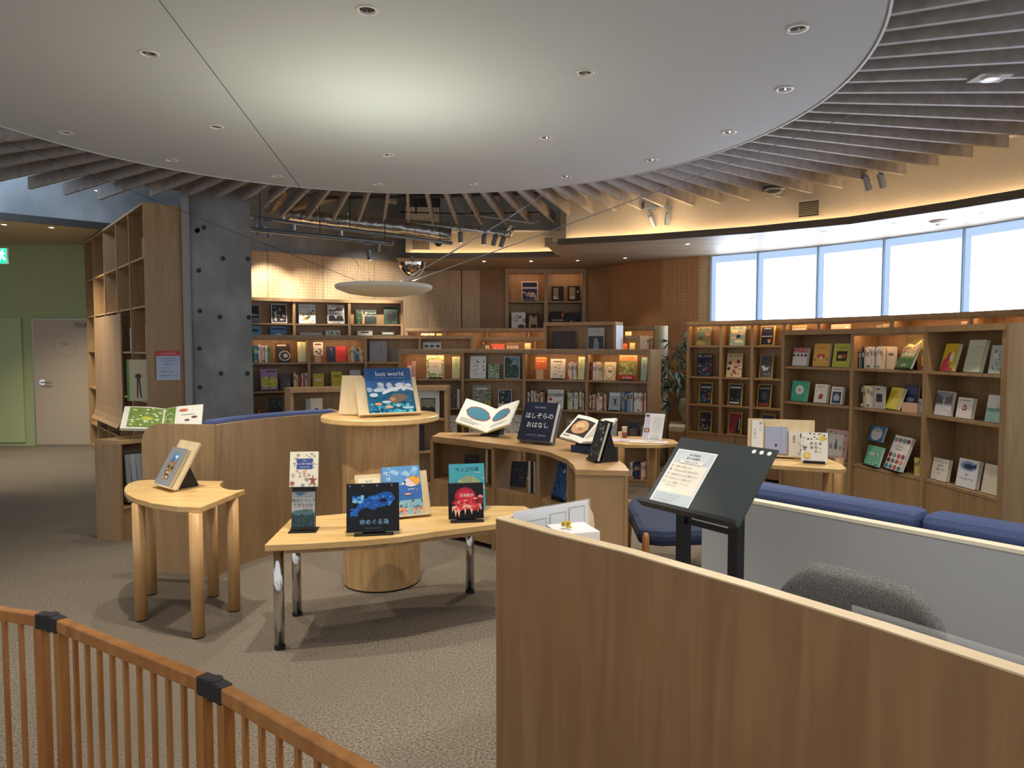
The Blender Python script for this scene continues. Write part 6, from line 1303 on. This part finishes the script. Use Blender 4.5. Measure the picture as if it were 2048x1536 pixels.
# leaflet table
zq = .7205
def sheet(label, px, w, h, yawd, col, z=zq, shapes=()):
    p = AZ(px[0], px[1], z); m_ = MB(col).box(-w / 2, -h / 2, 0, w / 2, h / 2, .0012); k = MB()
    rr = random.Random(px[0])
    for i in range(10):
        x = rr.uniform(-w * .4, w * .3); y = rr.uniform(-h * .4, h * .35); m_.tint(rr.choice(['#c8a8a4', '#b8a8b8', '#d8c4b4', '#a89c9c'])); m_.poly([(x, y, .0016), (x + w * .15, y, .0016), (x + w * .15, y + h * .1, .0016), (x, y + h * .1, .0016)])
    o = m_.build('leaflet', PRINT); o.location = p; o.rotation_euler = (0, 0, R(yawd)); return tagit(o, label, 'leaflet')
sheet('pink patterned leaflet at the left of the leaflet table', (1205, 878), .30, .20, -12, '#dcc8c8')
sheet('mauve patterned leaflet in the middle of the leaflet table', (1250, 880.5), .30, .20, -12, '#cfc0cc', zq + .0018)
sheet('white folded leaflet lying under the menu board', (1298, 883.5), .34, .20, -14, '#dcd4cc', zq + .0036)
p = AZ(1249, 874.5, zq + .0055)
T = thing('jar', 'small glass jar with red contents and cream lid on leaflet table', 'jar', tuple(p))
MB('#8a4a40').lathe([(0, 0), (.024, 0), (.025, .05), (0, .05)], 20).build('contents', PRINT, T); MB('#c9b8a4').lathe([(0, .05), (.025, .05), (.025, .09), (0, .09)], 20).build('upper_layer', PRINT, T); MB('#dcd0bc').lathe([(0, .09), (.027, .09), (.027, .103), (0, .103)], 20).build('lid', PRINT, T)
p = AZ(1303, 880.5, zq + .0055); yb = R(-30)
T = MB('#dddce0').box(-.095, 0, 0, .095, .004, .265)
art(T, [('r', .02, .02, .3, .98, '#c4bcd0'), ('r', .06, .86, .2, .95, '#2c2c34'), ('r', .05, .28, .32, .44, '#6a4a34'), ('e', .18, .36, .1, .06, '#b8906c')] + [('r', .42, .84 - .06 * i, .92, .85 - .06 * i, '#a8a8b0') for i in range(10)] + [('r', .4, .06, .85, .2, '#c8c8cc')], .19, .265)
T = T.build('menu_board', PRINT); T.location = p; T.rotation_euler = (rotm(yb, 24).to_3x3()).to_euler(); tagit(T, 'tall white and lilac leaflet standing tilted on the leaflet table', 'leaflet')

# right table board
zr = .72
p = AZ(1545, 915, zr); yb = R(-20)
M = display_board('large pale birch board tilted on the right table', (p.x + .055, p.y - .02, zr), yb, .50, .30, 17)
book_on(M, -.175, .055, yb, 17, 'narrow white booklet with brushed vertical letters on the birch board', .10, .235, .012, '#c9ab80', [('r', .08, .02, .92, .98, '#e8e6e0'), ('v', '新しい', .74, .95, .11, '#33302e'), ('v', 'くらし', .32, .72, .12, '#33302e')])
book_on(M, -.035, .02, yb, 17, 'lavender-grey notebook with tiny insect drawing on the birch board', .17, .215, .014, '#9ba0be', [('r', .04, .02, .96, .98, '#a4a9c6'), ('e', .5, .3, .05, .06, '#26262c'), ('r', .7, .0, .72, 1, '#8f94b2')])
book_on(M, .137, -.012 + .013, yb, 17, 'cream book with a purple tulip drawing', .155, .20, .032, '#ded6c8', [('p', [(.55, .92), (.78, .92), (.8, .8), (.7, .68), (.6, .68), (.52, .8)], '#4c3c6c'), ('p', [(.62, .68), (.66, .68), (.68, .35), (.62, .35)], '#4a5a48'), ('p', [(.45, .6), (.62, .35), (.66, .35), (.85, .62), (.68, .42), (.6, .42)], '#5a6a5c'), ('e', .62, .26, .08, .05, '#26262a'), ('e', .62, .13, .2, .05, '#b8b4ac'), ('v', '植物記', .25, .85, .10, '#33302e')])
p = AZ(1628, 926, zr + .001); yb = R(-22)
stand('black stand under the white and yellow symbols book', tuple(p), yb, .15, .19, 17, .09, lip=.02)
book('white book dotted with black and yellow symbols on right table', (p.x - .01, p.y - .026, zr + .008), yb, .185, .225, .02, '#e6e4d8', [('n', 22, .06, .76, .94, .97, .05, ['#2a2a2a', '#d8b42c', '#3a3a3a'], 4), ('e', .8, .8, .12, .09, '#dcc23c'), ('t', '読 生 楽', .55, .58, .105, '#33322e'), ('t', '書 物 し', .55, .44, .105, '#33322e'), ('t', '　 学 い', .55, .30, .105, '#33322e'), ('e', .22, .2, .14, .11, '#d8b83c'), ('e', .22, .2, .1, .08, '#e8d27c'), ('n', 9, .04, .35, .2, .7, .05, ['#6a6a64'], 3)], 17)

# ================================================================ plant behind the rack
PB_ = [circ(1337, 5.40, 860), circ(1369, 5.36, 860), circ(1369, 5.64, 860), circ(1396, 5.66, 860), circ(1396, 6.08, 860), circ(1341, 6.05, 860)]
T = thing('platform', 'raised oak platform with pale mat under the potted plant', 'platform', (2.2, 9.4, 0)); O = (2.2, 9.4, 0)
MB().prism(PB_, 0, .50).build('base', WOOD, T, O); MB().prism(PB_, .501, .56).build('mat', TATAMI, T, O)
pc = circ(1385, 5.84)
T = thing('potted_plant', 'tall leafy potted plant in a grey-green pot beside the magazine rack', 'plant', (pc.x, pc.y, .561))
MB().lathe([(0, 0), (.09, 0), (.13, .06), (.175, .18), (.185, .26), (.165, .33), (.15, .345), (.135, .345), (.13, .33), (0, .32)], 40).build('pot', POT, T, smooth=True)
MB().tube([(0, 0, .30), (.02, 0, .7), (-.02, .01, 1.0), (0, 0, 1.25)], [.02, .017, .013, .006], 8).build('stem', mat('bark', '#6a5540', .8), T)
lf = MB(); br = MB(); rr = random.Random(21)
tips = [(1345, 722), (1358, 742), (1338, 758), (1333, 788), (1356, 700), (1350, 775), (1366, 682), (1350, 684), (1329, 741), (1364, 788), (1340, 738), (1362, 765), (1347, 805), (1368, 720), (1352, 760), (1385, 740), (1395, 700), (1378, 800)]
for (x, y) in tips:
    fr_ = x < 1356; q = AY(x - 8 if fr_ else x, y, pc.y + (rr.uniform(-.34, -.2) if fr_ else rr.uniform(.0, .14))) - Vector((pc.x, pc.y, .561))
    s = Vector((0, 0, max(.5, q.z - .15))); br.tube([s, Vector((q.x * .9, .05, (s.z + q.z) / 2 + .05)), q] if fr_ else [s, s + (q - s) * .5, q], .005, 5)
    dirb = (q - s).normalized()
    for k in range(13 if (x, y) != (1350, 684) else 5):
        a = rr.uniform(-1.5, 1.5); d = Vector((-.55 + rr.uniform(-.6, .6) if fr_ else rr.uniform(-.5, .3), rr.uniform(-.5, .2 if not fr_ else .5), rr.uniform(-.9, .35))).normalized()
        L_ = rr.uniform(.14, .22); up = Vector((rr.uniform(-.3, .3), rr.uniform(-.3, .3), 1)); sd = d.cross(up).normalized() * .021; b0_ = q + Vector((rr.uniform(-.02, .02), 0, rr.uniform(-.02, .02)))
        mdp = b0_ + d * L_ * .5 + Vector((0, 0, .008)); en = b0_ + d * L_ + Vector((0, 0, -.012))
        lf.poly([b0_, mdp + sd, en]); lf.poly([b0_, en, mdp - sd])
lf.build('foliage', LEAF, T); br.build('branches', mat('twig', '#5c5a40', .7), T)

# ================================================================ services in the open ceiling
def duct(label, pts, r, m=FOIL, Y=10.0, cat='duct', name='duct', seg=14):
    P = []
    Q = [AY(x, y, (yy[0] if (yy := rest) else Y)) for x, y, *rest in pts]
    for i in range(len(Q) - 1):
        k = max(2, int((Q[i + 1] - Q[i]).length / .12))
        for j in range(k): P.append(Q[i] + (Q[i + 1] - Q[i]) * j / k)
    P.append(Q[-1]); rr = random.Random(len(P))
    o = MB().tube(P, [r * (1 + (rr.uniform(-.05, .05) if m is FOIL else 0)) for _ in P], seg).build(name, m, None, tuple(P[0]), smooth=True); return tagit(o, label, cat)
duct('thick crinkled silver duct behind the slats over the back left shelves', [(566, 436), (580, 428), (600, 432), (700, 443), (800, 455), (903, 470)], .082, Y=9.62)
duct('thinner silver duct above the thick one, ending in an elbow', [(700, 430), (690, 434), (720, 440), (850, 450), (1018, 469), (1021, 462), (1021, 452)], .055, Y=9.85)
duct('brown flexible duct bending up behind the left slats', [(586, 409, 9.5), (612, 403, 9.3), (650, 393, 9.1), (700, 376, 8.8)], .085, noise_mat('flex_duct', '#8a7464', '#a89484', (1, 1, 1), 9, 3, .4), name='flexible_duct')
duct('short brown duct beside the concrete column top', [(534, 420, 9.4), (549, 406, 9.3), (560, 390, 9.1), (568, 374, 9.0)], .075, bpy.data.materials['flex_duct'], name='flexible_duct')
duct('upper pale rail running behind the left slats', [(500, 433), (905, 487)], .022, STEEL, Y=9.45, cat='track rail', name='track_rail')
duct('lower pale rail with spotlights behind the column', [(500, 458), (786, 487)], .030, STEEL, Y=9.28, cat='track rail', name='track_rail')
duct('grey conduit curving upward over the middle beam', [(930, 428), (1068, 446), (1077, 441), (1081, 430), (1081, 402)], .014, STEEL, Y=9.3, cat='pipe', name='conduit')
duct('thin dark conduit crossing over the open ceiling middle', [(800, 424), (930, 428), (1090, 424)], .008, BLACK, Y=9.35, cat='pipe', name='conduit')
duct('dark pipe high in the open ceiling', [(640, 396), (900, 392), (1080, 386)], .02, mat('dark_pipe', '#3a3a3c', .5), Y=8.55, cat='pipe', name='conduit')
for (px_, Y_) in ((520, 9.45), (700, 9.45), (880, 9.45), (520, 9.28), (640, 9.28), (770, 9.28)):
    up_ = Y_ > 9.4; yy_ = (433 + (px_ - 500) * .1333) if up_ else (458 + (px_ - 500) * .1014)
    q = AY(px_, yy_ - 3, Y_); o = MB().tube([(0, 0, -.005), (0, 0, 4.4 - q.z)], .005, 6).build('hanger_rod', BLACK); o.location = q; tagit(o, 'thin black rod carrying the %s pale rail, %s' % ('upper' if up_ else 'lower', {520: 'nearest the column', 640: 'middle one', 700: 'middle one', 770: 'at its right end', 880: 'at its right end'}[px_]), 'hanger rod')
for i, (x, y) in enumerate([(832, 428), (945, 430), (675, 402)]):
    q = AY(x, y, 9.5); o = MB().tube([(0, 0, 0), (0, 0, 4.4 - q.z)], .012, 6).build('hanger_rod', BLACK); o.location = q; tagit(o, 'black hanger rod dropping from the slab, %s' % ['left of the middle', 'over the right slats', 'nearest the column'][i], 'hanger rod')
def spot(label, px, py, Y, lean, lit=False, short=False, dark=False):
    q = AY(px, py, Y); T = thing('spotlight', label, 'spotlight', tuple(q), 0, 'track spotlights')
    Mx_ = Matrix.Rotation(R(-lean), 4, 'Y') @ Matrix.Rotation(R(14), 4, 'X')
    hm = GREYM if dark else STEEL
    MB().lathe([(0, -.075), (.032, -.075), (.034, .05), (.026, .07), (0, .075)] if not short else [(0, -.04), (.03, -.04), (.03, .04), (0, .04)], 20, Mx_).build('head', hm, T)
    if not short:
        MB().lathe([(0, -.0765), (.026, -.0765)], 16, Mx_).build('lens', BULB if lit else BLACK, T)
        MB().tube([Mx_ @ Vector((0, 0, .03)), Mx_ @ Vector((.0, 0, .10)), (Mx_ @ Vector((0, 0, .10))) * .5 + Vector((0, 0, .07)), (0, 0, .13)], .008, 6).build('arm', hm, T)
        MB().box(-.05, -.02, .12, .05, .02, .15).build('adapter', hm, T)
    return T
W_ = ['left-most spotlight on the lower rail beside the column', 'second spotlight from the column on the lower rail', 'dark upper spotlight of the pair near the rail end', 'lit lower spotlight of the pair near the rail end', 'small grey cylinder lamp under the upper rail, nearer the column', 'small grey cylinder lamp under the upper rail, farther from column', 'short cylinder lamp at the silver duct end', 'dark spotlight left of the dome camera mirror wall', 'lit spotlight in the row before the back cove', 'right-leaning spotlight beside the lit one', 'right-most spotlight of the row before the back cove', 'left-leaning spotlight under the grey box at right', 'upright spotlight right of the grey box', 'left spotlight of the pair by the window slats', 'right spotlight of the pair by the window slats']
for i, (x, y, Y, l, lit, sh, dk_) in enumerate([(517, 460, 9.405, -12, 0, 0, 0), (537, 463, 9.405, 18, 0, 0, 0), (756, 492, 9.405, -4, 0, 0, 1), (738, 508, 9.23, 6, 1, 0, 1), (588, 454, 9.39, 0, 0, 1, 0), (682, 467, 9.39, 0, 0, 1, 0), (899, 479, 9.9, 0, 0, 1, 0), (921, 474, 9.74, 2, 1, 0, 1), (968, 478, 9.74, -4, 1, 0, 1), (989, 480, 9.74, -16, 0, 0, 1), (1005, 483, 9.74, -20, 0, 0, 1), (1304, 441, 8.6, 24, 0, 0, 0), (1335, 437, 8.5, -2, 0, 0, 0), (1734, 365, 7.1, 24, 0, 0, 0), (1763, 360, 7.0, 24, 0, 0, 0)]):
    T_ = spot(W_[i], x, y, Y, l, lit, sh, dk_)
    aim = {0: (-3.4, 10.4, 1.9), 1: (-2.7, 10.6, 1.9), 2: (-2.2, 10.8, 2.3), 3: (-1.6, 9.9, 1.6), 7: (-1.0, 9.3, 1.3), 8: (-.2, 9.2, 1.3), 9: (.6, 8.8, 1.1), 10: (1.3, 8.2, 1.0), 11: (.3, 6.2, .9), 12: (1.3, 6.6, .7), 13: (2.3, 5.6, .7), 14: (3.3, 6.2, 1.1)}.get(i)
    if aim:
        v_ = Vector(aim) - T_.location; v_.normalize(); lamp('spotlight_lamp', 'SPOT', v_ * .09, 85, (1, .90, .74), v_.to_track_quat('-Z', 'Y').to_euler(), .025, T_, 62, .7)
q = AY(1302, 412, 8.6); o = MB().box(-.09, -.06, -.03, .09, .06, .05).build('junction_box', STEEL); o.location = q; tagit(o, 'grey metal junction box under the slats above two spotlights', 'junction box')
q = AY(1548, 381, 7.7); T = thing('dome_speaker', 'dark grey dome fixture hanging under the slats left of the vent', 'ceiling fixture', tuple(q))
MB().lathe([(0, -.055), (.08, -.045), (.125, -.005), (.13, .03), (0, .04)], 28).build('dome', GREYM, T, smooth=True); MB().lathe([(.12, -.01), (.135, -.006), (.135, .006)], 28).build('ring', STEEL, T, smooth=True)
q = AY(877, 487, 9.75); T = thing('dome_camera', 'small dark dome camera hanging before the back cove', 'camera', tuple(q))
MB().lathe([(0, -.045), (.035, -.03), (.055, 0), (0, .01)], 24).build('dome', BLACK, T, smooth=True); MB().lathe([(.05, 0), (.075, .005), (.06, .03), (.03, .045), (0, .05)], 24).build('housing', STEEL, T, smooth=True); MB().tube([(0, 0, .04), (0, 0, .2)], .012, 8).build('stem', STEEL, T)
q = AZ(1877, 442, 2.838); T = thing('smoke_detector', 'white round smoke detector on the plank soffit above the windows', 'smoke detector', tuple(q))
MB().lathe([(0, -.03), (.05, -.03), (.075, -.02), (.085, 0), (0, 0)], 32).build('body', WHITE, T, smooth=True); MB().lathe([(0, -.05), (.015, -.05), (.03, -.031), (0, -.031)], 20).build('sensor', WHITE, T, smooth=True)
def hitpoly(px, P, py=430):
    d = ray(px, py); k = d[0] / d[1]
    for a, b in zip(P, P[1:]):
        den = (b.x - a.x) - k * (b.y - a.y)
        if abs(den) < 1e-9: continue
        t = (k * a.y - a.x) / den
        if -.001 <= t <= 1.001: return a + (b - a) * t, (b - a).normalized()
def vent(label, px0, px1, py0, py1, P, grid):
    a, u = hitpoly(px0, P); b, _ = hitpoly(px1, P); 
    z0 = AY(px0, py1, a.y).z; z1 = AY(px0, py0, a.y).z; u = (b - a).normalized(); L_ = (b - a).length; yaw = atan2(u.y, u.x)
    if (Vector((sin(yaw), -cos(yaw), 0))).dot(-a) < 0: pass
    T = thing('air_vent', label, 'vent', (a.x + sin(yaw) * .012, a.y - cos(yaw) * .012, z0), yaw); h_ = z1 - z0
    MB().box(0, -.004, 0, L_, .008, .02).box(0, -.004, h_ - .02, L_, .008, h_).box(0, -.004, .02, .02, .008, h_ - .02).box(L_ - .02, -.004, .02, L_, .008, h_ - .02).build('frame', COVE, T)
    MB().box(.02, .004, .02, L_ - .02, .007, h_ - .02).build('opening', mat('vent_dark', '#1d1a18', .9) if 'vent_dark' not in bpy.data.materials else bpy.data.materials['vent_dark'], T)
    g = MB(); n = 9 if not grid else 8
    for i in range(1, n): z = .02 + (h_ - .04) * i / n; g.box(.02, -.002, z - .004, L_ - .02, .003, z + .004)
    if grid:
        for i in range(1, 11): x = .02 + (L_ - .04) * i / 11; g.box(x - .003, -.003, .02, x + .003, -.0021, h_ - .02)
    g.build('louvers', mat('vent_slat', '#a79c88', .6) if 'vent_slat' not in bpy.data.materials else bpy.data.materials['vent_slat'], T)
CB = [pol(5.66, a) for a in range(98, 66, -2)]
vent('square air grille with grid bars on the back cove wall', 822, 861, 474, 501, CB, True)
vent('small louvered vent where the two cove walls meet', 1087, 1109, 473, 497, CB, False)
vent('louvered air vent on the long cove wall over the windows', 1594, 1642, 402, 439, CW, False)
